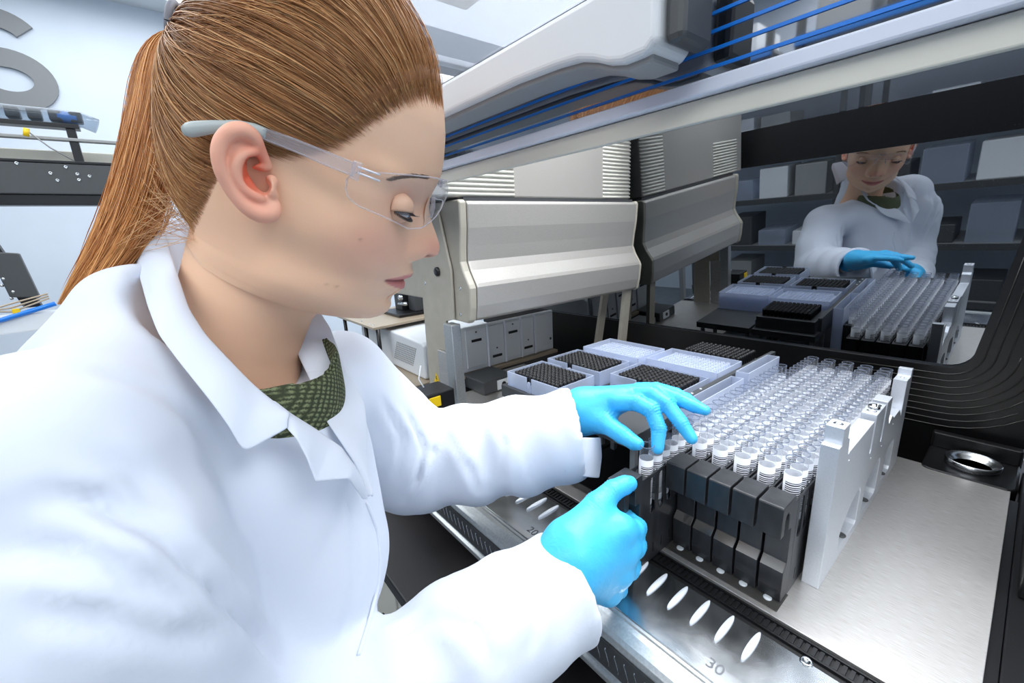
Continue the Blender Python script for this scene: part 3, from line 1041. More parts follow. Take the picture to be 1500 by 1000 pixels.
MB().box(-.09, .07, -.05, .09, 0, .010).build('base', black, st, .002)
MB().box(-.07, -.01, .0, .06, .010, .12).build('column', black, st, .002)
MB().box(.000, .055, .02, .07, .010, .07).build('block', grey_d, st, .003)
MB().tube([(-.01, -.01, .035), (.05, -.01, .040)], .007).build('clamp', rail_steel, st)
MB().lathe([(.009, 0), (.009, -.01), (0, -.01)], 14, (.02, -.012, .06), 'y').build('clamp_knob', rail_steel, st)

# ------------------------------------------------------------------ far left gantry machine
gt = empty('gantry_robot', (-1.65, -.65, FZ)); tag(gt, 'black gantry beam with bolts and a ribbed cable chain at the far left', 'machine')
INVG = Matrix.Translation((1.65, .65, -FZ))


def gp(o): o.parent = gt; o.matrix_parent_inverse = INVG; return o


gp(MB().box(-1.66, -1.60, -1.35, -.40, .565, .650).build('beam', grey_d, None, .003))
gp(MB().box(-1.66, -1.605, -1.35, -.48, .536, .5645).build('lower_beam', black, None, .002))
gp(MB().box(-1.72, -1.598, -1.35, -.36, .650, .657).build('top_plate', black, None, .001))
gp(MB().box(-1.76, -1.70, -1.35, -.30, .660, .700).build('back_rail', beige_light, None, .003))
gp(MB().box(-1.64, -1.62, -1.35, -.36, .715, .724).build('rod', grey_m, None, .002))
gp(MB().box(-1.645, -1.625, -.60, -.58, .657, .76).build('strut', black))
gp(MB().box(-1.645, -1.625, -.95, -.93, .657, .76).build('strut', black))
gp(MB().box(-1.66, -1.62, -1.35, -.57, .75, .762).build('chain_tray', black, None, .001))
m = MB()
P = [(-1.64, -1.35, .785), (-1.64, -.62, .782), (-1.64, -.56, .778), (-1.64, -.53, .765)]
gp(MB().tube(P, .021, 14).build('hose_sleeve', clear_mat('clear_sleeve', (.8, .86, .92, 1), .3, .25, rgb(150, 160, 170), .4)))
for k in range(18):
    y = -1.3 + k * .042
    gp(MB().box(-1.655, -1.625, y, y + .028, .768, .797).build('chain_link', black, None, .004))
gp(MB().tube([(-1.64, -.61, .783), (-1.64, -.57, .780)], .0165, 12).build('blue_plug', blue_beam))
for y, z in ((-.655, .622), (-.645, .603), (-.60, .622), (-.60, .606), (-.575, .617), (-.715, .645), (-.62, .64), (-.85, .622)):
    gp(MB().lathe([(.0042, 0), (.0042, .002), (.002, .002), (.002, .001), (0, .001)], 12, (-1.600, y, z), 'x').build('bolt', rail_steel))
gp(MB().tube([(-1.6, -.68, .735), (-1.6, -.64, .69), (-1.61, -.60, .66)], .002).build('wire', grey_m))
gp(MB().tube([(-1.59, -.68, .715), (-1.59, -.675, .735)], .006).build('amber_plug', yellow))
for y in (-1.30, -.46):
    gp(MB().box(-1.66, -1.62, y, y + .04, FZ, .536).build('column', grey_d, None, .002))
gp(MB().box(-1.66, -1.44, -.86, -.80, .5365, .548).build('drive_bracket', black, None, .002))
# the vertical drive with chain
vd = empty('vertical_drive', (-1.45, -.78, .305)); tag(vd, 'black perforated vertical drive with bolts at the left edge', 'machine part')
MB().obox((0, .0, .10), (.012, 0, 0), (0, .016, -.0), (0, -.035, .14)).build('rail', black, vd, .001)
MB().obox((.012, .022, .045), (.010, 0, 0), (0, .026, -.004), (0, -.006, .058)).build('motor', grey_d, vd, .003)
for k in range(13):
    MB().obox((.018, -.018 - .0015 * k * .5, .125 + k * .0125), (.006, 0, 0), (0, .009, -.001), (0, .0008, .0052)).build('chain_link', black, vd, .001)
for k in range(16):
    z = -.03 + .017 * k; y = .02 - .005 * k * 0.9 + (-.012 if k % 2 else .0)
    MB().lathe([(.0035, 0), (.0035, .0015), (0, .0015)], 10, (.0215 if k < 6 and not k % 2 else .0125, y, z), 'x').build('bolt', rail_steel, vd)
MB().box(-.03, .03, -.10, .12, -.10, -.055).build('base_block', greyw, vd, .003)
MB().box(.028, .034, .0, .014, -.05, -.038).build('yellow_tab', yellow, vd, .001)
for k in range(3):
    MB().tube([(.03, -.1, -.03 - .012 * k), (.03, .0, -.045 + .01 * k), (.02, .07, -.02 + .006 * k)], .0022).build('cable', tan, vd)
MB().tube([(.035, -.12, -.075), (.035, -.02, -.062), (.03, .08, -.035)], .006).build('blue_cable', blue_p, vd)
tb2 = empty('side_table', (-1.6, -.9, FZ)); tag(tb2, 'white side table under the vertical drive at the far left', 'table')
MB().box(-.25, .3, -.35, .35, .94, .98).build('top', greyw, tb2, .003)
for x in (-.23, .26):
    for y in (-.33, .31):
        MB().box(x, x + .03, y, y + .03, 0, .94).build('leg', grey_m, tb2)

# ------------------------------------------------------------------ raised front window: lower sash, printed pane, handle bar
fw = empty('front_window', (0, -.15, .46)); tag(fw, 'raised front window with pale sash and blue printed stripes', 'window')
INVF = Matrix.Translation((0, .15, -.46))


def fp(o): o.parent = fw; o.matrix_parent_inverse = INVF; return o


sash_m = mat('sash_plastic', rgb(214, 212, 200), .35)
lip_m = mat('sash_lip', rgb(216, 222, 236), .3)
fp(MB().box(-.95, .262, -.150, -.144, .4610, .4760).build('lower_sash', sash_m, None, .001))
fp(MB().box(-.95, .262, -.1575, -.144, .4765, .4862).build('sash_lip', lip_m, None, .0015))
fp(MB().box(-.95, .262, -.150, -.146, .4865, .576).build('pane', pane_m))
fp(MB().box(-.95, .262, -.1436, -.1420, .4615, .576).build('black_backing', black))
for k in range(7):
    z = .4925 + k * .0107
    fp(MB().box(-.95, .262, -.1509, -.1502, z, z + .0021).build('blue_stripe', blue_p))
# white handle bar with rounded end
hb = empty('window_handle', (-.1, -.19, .51)); tag(hb, 'thick white handle bar with rounded right end across the window', 'handle')
bar_w = mat('handle_white', rgb(224, 226, 228), .32)
P = [(-.93, .518), (-.08, .5145), (-.03, .512), (-.008, .5095), (.006, .505), (.018, .4995), (.030, .4965), (.049, .4965), (.056, .502), (.056, .545), (-.93, .545)]
o = MB().prism(P, -.205, -.162, 'y').build('bar', bar_w, hb, .007, 4); o.matrix_parent_inverse = Matrix.Translation((.1, .19, -.51))
P = [(x_, z_ - .0035) for x_, z_ in P[:8]] + [(.050, .520), (-.93, .530)]
o = MB().prism(P, -.198, -.165, 'y').build('under_trim', grey_m, hb, .002, 2); o.matrix_parent_inverse = Matrix.Translation((.1, .19, -.51))
o = MB().box(.0568, .070, -.198, -.162, .500, .543).build('end_cap', grey_d, hb, .004, 2); o.matrix_parent_inverse = Matrix.Translation((.1, .19, -.51))

# hood over the machine: clear canopy with a strip lamp and cables
hc = empty('hood_canopy', (-.3, .1, .75)); tag(hc, 'grey hood above the handle bar with a bright strip lamp and cables', 'hood')
INVH = Matrix.Translation((.3, -.1, -.75))


def hp_(o): o.parent = hc; o.matrix_parent_inverse = INVH; return o


hood_m = mat('hood_grey', rgb(206, 208, 212), .4, .0)
roof_m = clear_mat('roof_glass', (.93, .94, .96, 1), .2, .06, rgb(200, 204, 210), .4)
hp_(MB().box(-.95, .262, -.13, .44, .86, .868).build('roof', roof_m, None, .002))
for y_ in (-.139, .43):
    hp_(MB().box(-.95, .262, y_, y_ + .02, .845, .885).build('roof_rail', hood_m, None, .003))
for x_ in (-.95, -.36, .24):
    hp_(MB().box(x_, x_ + .022, -.118, .43, .869, .885).build('roof_rib', hood_m, None, .003))
hp_(MB().box(-.95, -.935, -.138, .44, .655, .86).build('left_cheek', clear_mat('smoked_cheek', (.55, .58, .62, 1), .3, .3, rgb(110, 114, 120), .4)))
hp_(MB().box(-.95, .262, -.150, -.146, .578, .86).build('upper_glass', clear_mat('upper_glass', (.86, .87, .89, 1), .2, .08, rgb(170, 174, 180), .4)))
hp_(MB().tube([(-.90, .00, .845), (-.05, .00, .845)], .010, 12).build('strip_lamp', led_m))
hp_(MB().box(-.6, -.25, .04, .12, .835, .86).build('white_housing', greyw, None, .006))
hp_(MB().box(-.42, -.38, .035, .045, .838, .852).build('red_button', mat('red_plastic', rgb(200, 30, 30), .4), None, .003))
for k in range(5):
    a = .03 * k
    hp_(MB().tube([(-.93, -.09 + a * .3, .70 + .02 * k), (-.80, -.10, .76 + .01 * k), (-.66, -.08, .79 + .012 * k), (-.5, -.05, .80 + .01 * k), (-.35, .02, .83)], .003).build('cable', grey_d if k % 2 else greyw))

# ------------------------------------------------------------------ storage racks behind the photographer (seen in the window)
def storage_rack(x, y, rz, lb):
    t = empty('storage_rack', (x, y, FZ), rz); tag(t, lb, 'rack', 'black storage racks behind the aisle')
    Wd, Dp, Ht = 1.1, .45, 2.2
    for sx_ in (-Wd / 2, Wd / 2 - .03):
        for sy_ in (0, Dp - .03):
            MB().box(sx_, sx_ + .03, sy_, sy_ + .03, 0, Ht).build('post', grey_d, t)
    for k in range(6):
        z = .25 + k * .37
        MB().box(-Wd / 2, Wd / 2, 0, Dp, z, z + .015).build('shelf', grey_m, t)
        MB().box(-Wd / 2, Wd / 2, Dp - .005, Dp + .012, z - .02, z + .02).build('beam', blue_beam if k >= 4 else grey_d, t)
    return t


k = 0
for x, y, rz, lb in ((-1.3, -2.75, 0, 'grey storage rack at the far left of the aisle reflected in the window'),
                     (-.1, -2.75, 0, 'grey storage rack straight behind the woman, seen only mirrored'),
                     (1.1, -2.75, 0, 'grey storage rack at the right of the mirrored aisle')):
    storage_rack(x, y, rz, lb)
    for s in range(6):
        z = FZ + .265 + s * .37
        for q in range(4):
            hgt = random.uniform(.10, .24)
            xx = x - .49 + q * .25
            o = MB().box(xx, xx + .20, y + .12, y + .40, z, z + hgt).build('storage_bin', [greyw, grey_m, grey_d, clear_pl][(s + q) % 4], None, .006)
            tag(o, '%s bin, %s from the left on the %s shelf up, %s mirrored rack' % (['white', 'grey', 'dark grey', 'clear'][(s + q) % 4], ORD[q], ORD[s], 'left' if x < -1 else 'middle' if x < 0 else 'right'), 'bin', 'bins on the storage racks')

# ================================================================== the woman
person = empty('person', (-.16, -.47, FZ))
tag(person, 'woman in white lab coat and blue gloves with long ginger ponytail', 'person')
INVP = Matrix.Translation((.16, .47, -FZ))


def pp(o, par=None):
    if par is None:
        o.parent = person; o.matrix_parent_inverse = INVP
    else:
        o.parent = par
    return o


# ---- head frame: mid plane of the head, F face direction, U up, S towards the right ear
HD = .34
OH = W(480, 250, HD)
rh = ray(480, 250); rh /= np.linalg.norm(rh)
SX = -rh
A0 = CM[0] - (CM[0] @ rh) * rh; A0 /= np.linalg.norm(A0)
DN = np.cross(rh, A0)
if DN @ CM[1] < 0: DN = -DN
PT = R(15)
HF = math.cos(PT) * A0 + math.sin(PT) * DN
HU = math.sin(PT) * A0 - math.cos(PT) * DN


def pq(u, v, w=0.0):
    r = ray(u, v)
    t = (w - (CAM - OH) @ SX) / (r @ SX)
    X = CAM + t * r - OH
    return float(X @ HF), float(X @ HU)


def H3(p, q, w):
    p, q, w = np.asarray(p), np.asarray(q), np.asarray(w)
    return OH + p[..., None] * HF + q[..., None] * HU + w[..., None] * SX


front = [(440, -28), (500, -18), (555, 8), (600, 50), (628, 95), (643, 135), (649, 168), (651, 200), (649, 232), (645, 258), (637, 274),
         (622, 298), (612, 320), (606, 340), (603, 360), (602, 378), (604, 386), (603.5, 392), (605.5, 398), (602, 403.5), (590.5, 407.5),
         (593, 413), (592, 420), (584, 427), (575, 432), (572.5, 438), (573, 446), (569, 454), (560, 460.5), (547, 464), (530, 463.6), (498, 454),
         (474, 446), (458, 465), (448, 490), (441, 520), (442, 550), (450, 590), (466, 640)]
nose = [(645, 258), (637, 274), (629, 290), (628, 302), (629.5, 316), (634, 330), (639, 343), (643, 355), (644, 364), (641.5, 372), (634, 376.5),
        (622, 378), (606, 379.5), (602, 381)]
back = [(440, -28), (385, -22), (330, 5), (292, 42), (268, 85), (256, 135), (254, 190), (260, 240), (272, 290), (280, 330), (268, 380), (256, 430),
        (244, 490), (232, 560), (222, 640)]


def table(pts):
    a = np.array([pq(*p) for p in pts])
    a = a[np.argsort(-a[:, 1])]
    return a[:, 1][::-1], a[:, 0][::-1]      # q ascending, p


nq_, npv = table(nose); bq, bpv = table(back)
FR = np.array([pq(*p) for p in front])            # crown -> forehead -> chin -> throat
fs = np.concatenate([[0], np.cumsum(np.linalg.norm(np.diff(FR, axis=0), axis=1))])


def s_at(u, v):
    """arc length on the front profile nearest a photo position"""
    a = np.array(pq(u, v)); ss = np.linspace(0, fs[-1], 3000)
    P_ = np.stack([np.interp(ss, fs, FR[:, 0]), np.interp(ss, fs, FR[:, 1])], 1)
    return ss[np.argmin(np.linalg.norm(P_ - a, axis=1))]


# half width of each ring, and how far its back edge rides above its front edge
ring_w = [((440, -28), 0), ((450, -27), .022), ((470, -25), .036), ((500, -18), .049), ((555, 8), .064), ((600, 50), .0735), ((628, 95), .0775), ((649, 168), .0785), ((649, 232), .0775),
          ((622, 298), .0755), ((603, 360), .0720), ((605, 398), .0685), ((593, 413), .0665), ((573, 438), .0635), ((565, 457), .0605), ((547, 464), .0575), ((510, 457), .0540), ((474, 446), .0515),
          ((448, 490), .0500), ((441, 520), .0500), ((442, 550), .0530), ((450, 590), .064), ((466, 640), .080)]
sw_ = np.array([s_at(*p) for p, _ in ring_w]); ww_ = np.array([x for _, x in ring_w])
PX1 = (pq(480, 200)[1] - pq(480, 300)[1]) / 100
ring_up = [((649, 232), 0), ((603, 360), 8), ((593, 413), 42), ((573, 438), 58), ((560, 460.5), 72), ((530, 463.6), 76), ((474, 446), 78), ((448, 490), 62), ((441, 520), 48), ((450, 590), 5), ((466, 640), -30)]
su_ = np.array([s_at(*p) for p, _ in ring_up]); uu_ = np.array([x * PX1 for _, x in ring_up])
s_mouth, s_chin, s_jaw, s_thr = s_at(605, 398), s_at(565, 457), s_at(530, 463.6), s_at(474, 446)


_r = FR[::-1]
NI = [i for i in range(len(_r)) if _r[i, 1] > pq(602, 384)[1] - .004]


def gauss(x, s): return np.exp(-.5 * (x / s) ** 2)


def head_surface(grow=0.0, NQ=330, NTH=200, features=True):
    u_ = np.linspace(0, 1, NQ)
    sa = u_ * fs[-1]
    sa[:10] = sa[10] * (np.arange(10) / 10.0) ** 1.6
    th = np.linspace(0, 1, NTH // 2 + 1)
    th = (th * .55 + .45 * th ** 1.7) * math.pi
    th = np.concatenate([th, 2 * math.pi - th[1:-1][::-1]])
    S_, T = np.meshgrid(sa, th, indexing='ij')
    fine = np.linspace(0, fs[-1], 1200)
    P_, Q_ = np.interp(fine, fs, FR[:, 0]), np.interp(fine, fs, FR[:, 1])
    ker = gauss(np.arange(-60, 61) * (fine[1] - fine[0]), .0085); ker /= ker.sum()
    sm = lambda a: np.convolve(np.pad(a, 60, mode='reflect', reflect_type='odd'), ker, 'valid')
    blend_ = np.clip((fine - s_at(651, 200)) / .03, 0, 1) * np.clip((s_at(441, 520) - fine) / .03, 0, 1)
    Ps, Qs = P_ + (sm(P_) - P_) * blend_, Q_ + (sm(Q_) - Q_) * blend_
    pf0 = np.interp(S_, fs, FR[:, 0]); qf0 = np.interp(S_, fs, FR[:, 1])
    pf = np.interp(S_, fine, Ps); qf = np.interp(S_, fine, Qs)
    qb = qf + np.interp(S_, su_, uu_)
    pb = np.interp(qb, bq, bpv); Wd = np.interp(S_, sw_, ww_)
    for _ in range(4):
        Wd[1:-1] = (Wd[:-2] + 2 * Wd[1:-1] + Wd[2:]) / 4
    t = (1 - np.cos(T)) / 2
    face = np.clip((s_thr - S_) / (s_thr - s_jaw), 0, 1)
    jaw = np.clip((S_ - s_at(612, 320)) / (s_chin - s_at(612, 320)), 0, 1) * face
    m = 1.0 + .20 * face + .10 * jaw
    e = .5 - .06 * face + .12 * jaw
    w = Wd * np.sin(np.pi * np.clip(t, 0, 1) ** m) ** e * np.sign(np.sin(T) + 1e-15)
    w[np.abs(np.sin(T)) < 1e-9] = 0
    p = pf + (pb - pf) * t
    # tilted rings stay level at the sides of the chin and rise towards the ear
    Q = qf + (qb - qf) * t ** 1.15
    aw = np.abs(w)
    # lips, chin and brow detail belongs to the front and dies away sideways
    near = gauss(aw, .019) * (t < .5)
    p = p + (pf0 - pf) * near; Q = Q + (qf0 - qf) * near
    if features:
        def blob(u, v, wz, sp, sq, ang=0):
            a, b = pq(u, v, wz)
            dp, dq = p - a, Q - b
            c, s_ = math.cos(R(ang)), math.sin(R(ang))
            return gauss(dp * c + dq * s_, sp) * gauss(-dp * s_ + dq * c, sq) * (aw > .012)
        sg = np.sign(w)
        dw = 0
        dw = dw - .0105 * blob(606, 302, .035, .012, .0100)       # eye socket
        dw = dw + .0030 * blob(575, 258, .05, .020, .006, -8)     # brow bone
        dw = dw + .0055 * blob(540, 345, .062, .026, .018, -20)   # cheek
        dw = dw - .0050 * blob(505, 262, .07, .018, .016)         # temple
        dw = dw - .0030 * blob(570, 425, .035, .008, .012)        # mouth corner side
        dw = dw - .0040 * blob(480, 395, .06, .030, .012, -25)    # below the cheek
        dw = dw + .0035 * blob(450, 420, .055, .03, .010, -15)    # jaw edge
        w = w + dw * sg
        aw = np.abs(w)
        # nose
        N_ = np.clip(np.interp(Q, nq_, npv) - np.interp(Q, FR[::-1][NI, 1], FR[::-1][NI, 0]), 0, None)
        N_[(Q > nq_.max()) | (Q < nq_.min())] = 0
        vn = np.clip((pq(637, 274)[1] - Q) / (pq(637, 274)[1] - pq(640, 370)[1]), 0, 1)
        sn = .0062 + .0058 * vn ** 1.6
        p = p + N_ * (.72 * gauss(aw, sn) + .28 * np.clip(1 - (aw / (sn * 1.75)) ** 2, 0, 1))
        # nostril wings and lip line
        a, b = pq(603, 366, .013)
        wing = gauss(p - a, .0075) * gauss(Q - b, .0065) * gauss(aw - .0135, .0055)
        w = w + wing * .0045 * np.sign(w)
        p = p + wing * .004
        a, b = pq(592, 357, .017)
        w = w - .0028 * gauss(p - a, .003) * gauss(Q - b, .008) * np.sign(w)
        a, b = pq(622, 378, .007)
        nost = gauss(p - a, .0050) * gauss(Q - b, .0024) * gauss(aw - .0065, .0030)
        dq = .0030 * nost
        # mouth: lips swell from the centre to the corner, dark groove between them
        a0, b0 = pq(591, 407.5, 0); a1, b1 = pq(563, 409.5, .026)
        tt = np.clip((a0 - p) / (a0 - a1), -.5, 1.3)
        qm = b0 + (b1 - b0) * tt
        inl = (tt < 1.02) * np.clip(1.05 - tt, 0, 1) ** .5
        grv = gauss(Q - qm, .0011) * inl
        w = w - .0022 * grv * np.sign(w) * (tt > .08)
        lipu = gauss(Q - qm - .0042, .0028) * inl; lipl = gauss(Q - qm + .0046, .0032) * inl
        w = w + .0014 * (lipu + lipl) * np.sign(w)
        crn = gauss(p - a1, .0035) * gauss(Q - b1, .004)
        w = w - .0016 * crn * np.sign(w)
    else:
        dq = 0
    X = H3(p, Q + dq, w)
    if grow:
        # outward along the cross-section
        C0 = H3((pf + pb) / 2, Q, np.zeros_like(Q))
        d = X - C0 + 0.0
        d += np.clip(1 - np.linalg.norm(d, axis=-1, keepdims=True) / .07, 0, 1) * HU * .05
        X = X + grow * d / (np.linalg.norm(d, axis=-1, keepdims=True) + 1e-9)
    return X, p, Q, w


X, Pp, Qq, Ww = head_surface()
nr, nc = Pp.shape


def gridquads(nr, nc):
    i, j = np.meshgrid(np.arange(nr - 1), np.arange(nc), indexing='ij')
    j2 = (j + 1) % nc
    return np.stack([i * nc + j, (i + 1) * nc + j, (i + 1) * nc + j2, i * nc + j2], -1).reshape(-1, 4)


HQ = gridquads(nr, nc)
HV = X.reshape(-1, 3)

# ---- skin tone per vertex
def near_px(w_abs):   # photo position of the right-hand twin of every vertex
    return proj(H3(Pp, Qq, np.abs(Ww)))


UV = near_px(Ww).reshape(-1, 2)
U_, V_ = UV[:, 0], UV[:, 1]


def L3(*c): return np.array([lin(x) for x in c])


def blend(base, col, m): return base * (1 - m[:, None]) + L3(*col) * m[:, None]


tone = np.tile(L3(244, 198, 164), (len(HV), 1))
g2 = lambda u, v, su, sv: np.exp(-.5 * (((U_ - u) / su) ** 2 + ((V_ - v) / sv) ** 2))
tone = blend(tone, (240, 172, 150), .55 * g2(545, 360, 45, 30))
tone = blend(tone, (240, 156, 142), .5 * g2(638, 364, 14, 14))
tone = blend(tone, (226, 168, 140), .5 * g2(600, 290, 30, 18))
tone = blend(tone, (232, 196, 172), .4 * g2(600, 190, 60, 30))
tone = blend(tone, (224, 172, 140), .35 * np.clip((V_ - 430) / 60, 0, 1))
# nostril opening: its shade painted in as a dark tone
nostm = np.exp(-.5 * (((U_ - 623) / 7) ** 2 + ((V_ - 376) / 2.2) ** 2)) * (np.abs(Ww.ravel()) < .013) * (np.abs(Ww.ravel()) > .002)
tone = blend(tone, (120, 40, 30), np.clip(nostm * 1.1, 0, 1))
# lips
a0, b0 = pq(591, 407.5, 0); a1, b1 = pq(563, 409.5, .026)
tt = (a0 - Pp.ravel()) / (a0 - a1); qm = b0 + (b1 - b0) * tt; dqm = Qq.ravel() - qm
lim = np.clip((1.04 - tt) * 12, 0, 1)
hu = .0072 * np.clip(1.02 - tt, 0, 1) ** .7 + .0004; hl = .0088 * np.clip(1.02 - tt, 0, 1) ** .6 + .0004
lipm = np.where(dqm > 0, np.clip((hu - dqm) / .0010, 0, 1), np.clip((hl + dqm) / .0010, 0, 1)) * lim
tone = blend(tone, (208, 120, 118), lipm * .85)
tone = blend(tone, (120, 45, 45), np.exp(-.5 * (dqm / .0007) ** 2) * lim * .9)
# small moles
for mu, mv in ((529, 351), (480, 417), (492, 419)):
    tone = blend(tone, (170, 110, 80), .7 * g2(mu, mv, 1.6, 1.4))

# ---- ear, modelled as a soft volume on the side of the head
EW = .0765


def E3(u, v, w): 
    p, q = pq(u, v, w); return H3(p, q, w)


def cat_rom(pts, n):
    A = np.array(pts, float); A = np.vstack([2 * A[0] - A[1], A, 2 * A[-1] - A[-2]]); out = []
    for i in range(1, len(A) - 2):
        for k in range(n):
            t = k / n
            out.append(.5 * (2 * A[i] + (A[i + 1] - A[i - 1]) * t + (2 * A[i - 1] - 5 * A[i] + 4 * A[i + 1] - A[i + 2]) * t * t + (3 * A[i] - A[i - 1] - 3 * A[i + 1] + A[i + 2]) * t ** 3))
    out.append(A[-2])
    return [tuple(x) for x in out]


def ear_sdf(P):
    def chain(pts, k=.0018):
        pts = cat_rom(pts, 4)
        d = None
        for (a, b) in zip(pts[:-1], pts[1:]):
            c = rcone(P, E3(*a[:3]), E3(*b[:3]), a[3], b[3])
            d = c if d is None else smin(d, c, k)
        return d
    w0 = EW
    helix = chain([(392, 243, w0 + .001, .0024), (380, 218, w0 + .005, .0030), (371, 200, w0 + .009, .0034), (356, 190, w0 + .012, .0036), (338, 192, w0 + .014, .0036),
                   (324, 206, w0 + .015, .0034), (319, 226, w0 + .0155, .0031), (323, 250, w0 + .0145, .0029), (334, 272, w0 + .012, .0029), (348, 291, w0 + .010, .0032),
                   (364, 305, w0 + .008, .0040), (382, 313, w0 + .006, .0048), (397, 312, w0 + .004, .0044), (402, 300, w0 + .001, .0035)])
    plate_ = chain([(372, 214, w0 + .003, .0038), (348, 214, w0 + .0055, .0050), (340, 240, w0 + .0055, .0050), (352, 268, w0 + .0035, .0050), (372, 292, w0 + .002, .0050), (388, 300, w0 + .001, .005)], .004)
    anti = chain([(374, 222, w0 + .0085, .0020), (355, 228, w0 + .011, .0026), (345, 244, w0 + .0118, .0027), (350, 264, w0 + .0105, .0027), (364, 281, w0 + .009, .0028), (382, 291, w0 + .0075, .0028)])
    trag = chain([(398, 264, w0 + .001, .0034), (394, 276, w0 + .0045, .0028), (399, 286, w0 + .002, .0032)])
    root = chain([(394, 243, w0 + .001, .0022), (378, 247, w0 + .004, .0018), (366, 252, w0 + .006, .0016)])
    d = smin(helix, plate_, .003); d = smin(d, anti, .0015); d = smin(d, trag, .002); d = smin(d, root, .0012)
    cc = rcone(P, E3(376, 262, w0 + .008), E3(384, 272, w0 + .005), .0068, .0050)
    d = -smin(-d, cc, .002)
    c2 = rcone(P, E3(368, 238, w0 + .0105), E3(378, 236, w0 + .010), .0030, .0026)
    d = -smin(-d, c2, .0015)
    return d


ec = np.array([E3(u, v, w) for u in (300, 420) for v in (172, 335) for w in (EW - .006, EW + .024)])
EV, EQ = surfnet(ear_sdf, ec.min(0) - .004, ec.max(0) + .004, .00095)
EV = laplace(EV, EQ, 2, .4)
uvE = proj(EV); wE = (EV - OH) @ SX
et = np.tile(L3(240, 178, 152), (len(EV), 1))
innr = np.exp(-.5 * (((uvE[:, 0] - 366) / 20) ** 2 + ((uvE[:, 1] - 250) / 34) ** 2)) * np.clip((EW + .0145 - wE) / .006, 0, 1)
et = et * (1 - innr[:, None] * .9) + L3(232, 96, 62) * innr[:, None] * .9
rimt = np.exp(-.5 * (((uvE[:, 0] - 400) / 9) ** 2 + ((uvE[:, 1] - 270) / 22) ** 2))
et = et * (1 - rimt[:, None] * .6) + L3(238, 190, 160) * rimt[:, None] * .6
# mirrored ear for the far side
EV2 = EV - 2 * (((EV - OH) @ SX)[:, None]) * SX
EQ2 = EQ[:, ::-1]

# ---- hidden torso, arms and legs of the same body
SR = W(60, 690, .225); SL = W(498, 560, .50)
ER = W(330, 1120, .275); EL = W(600, 690, .57)
WR = W(808, 842, .405); WL = W(838, 620, .553)
NB = W(345, 600, .345)
CH_ = W(345, 800, .375)
HIP = CH_ + np.array([-.02, -.05, -.33])
FD = np.array([.5, .866, 0]); SD = np.array([.866, -.5, 0])


def body_sdf(P):
    d = rcone(P, NB - np.array([0, 0, .03]), CH_, .045, .080)
    d = smin(d, rcone(P, CH_, HIP, .085, .10), .04)
    for a, b, r1, r2 in ((NB - [0, 0, .05], SR, .036, .038), (NB - [0, 0, .05], SL, .036, .034), (SR, ER, .034, .026), (ER, W(570, 1030, .336), .026, .026), (W(570, 1030, .336), WR, .026, .020), (SL, EL, .036, .030), (EL, WL, .030, .020),
                         (HIP, HIP + .08 * SD + [0, 0, -.05], .085, .072), (HIP, HIP - .08 * SD + [0, 0, -.05], .085, .072)):
        d = smin(d, rcone(P, np.asarray(a), np.asarray(b), r1, r2), .02)
    for s in (1, -1):
        hp0 = HIP + s * .085 * SD + np.array([0, 0, -.05]); kn = hp0 + np.array([.01, .03, -.36]); an = np.array([hp0[0] - .01, hp0[1] - .02, FZ + .09])
        d = smin(d, rcone(P, hp0, kn, .070, .048), .03); d = smin(d, rcone(P, kn, an, .050, .034), .02)
    return d


pts_ = np.array([SR, SL, ER, EL, WR, WL, NB, CH_, HIP])
BV, BQ = surfnet(body_sdf, [pts_[:, 0].min() - .1, pts_[:, 1].min() - .13, FZ + .04], [pts_[:, 0].max() + .06, pts_[:, 1].max() + .06, NB[2] + .05], .013)

allV = np.concatenate([HV, EV, EV2, BV]); n1, n2, n3 = len(HV), len(EV), len(EV2)
allQ = np.concatenate([HQ, EQ + n1, EQ2 + n1 + n2, BQ + n1 + n2 + n3])
me = npmesh('body', allV, allQ)
tones = np.concatenate([tone, et, et, np.tile(L3(232, 190, 162), (len(BV), 1))])
vcolor(me, np.concatenate([tones, np.ones((len(tones), 1))], 1))
skin = mat('skin', rgb(235, 190, 160), .52, 0, .35)
use_vcolor(skin)
nt, N, L, b_ = nodes(skin)
b_.inputs['Subsurface Weight'].default_value = .18
b_.inputs['Subsurface Radius'].default_value = (1, .35, .2)
b_.inputs['Subsurface Scale'].default_value = .006
tc = N.new('ShaderNodeTexCoord'); nn = N.new('ShaderNodeTexNoise'); nn.inputs['Scale'].default_value = 900; nn.inputs['Detail'].default_value = 3
L.new(tc.outputs['Object'], nn.inputs['Vector']); bp_ = N.new('ShaderNodeBump'); bp_.inputs['Strength'].default_value = .12; bp_.inputs['Distance'].default_value = .0004
L.new(nn.outputs[0], bp_.inputs['Height']); L.new(bp_.outputs[0], b_.inputs['Normal'])
bm_ = bmesh.new(); bm_.from_mesh(me); bmesh.ops.recalc_face_normals(bm_, faces=bm_.faces); bm_.to_mesh(me); bm_.free()
me.polygons.foreach_set('use_smooth', [True] * len(me.polygons))
body = pp(link('body', me, skin))

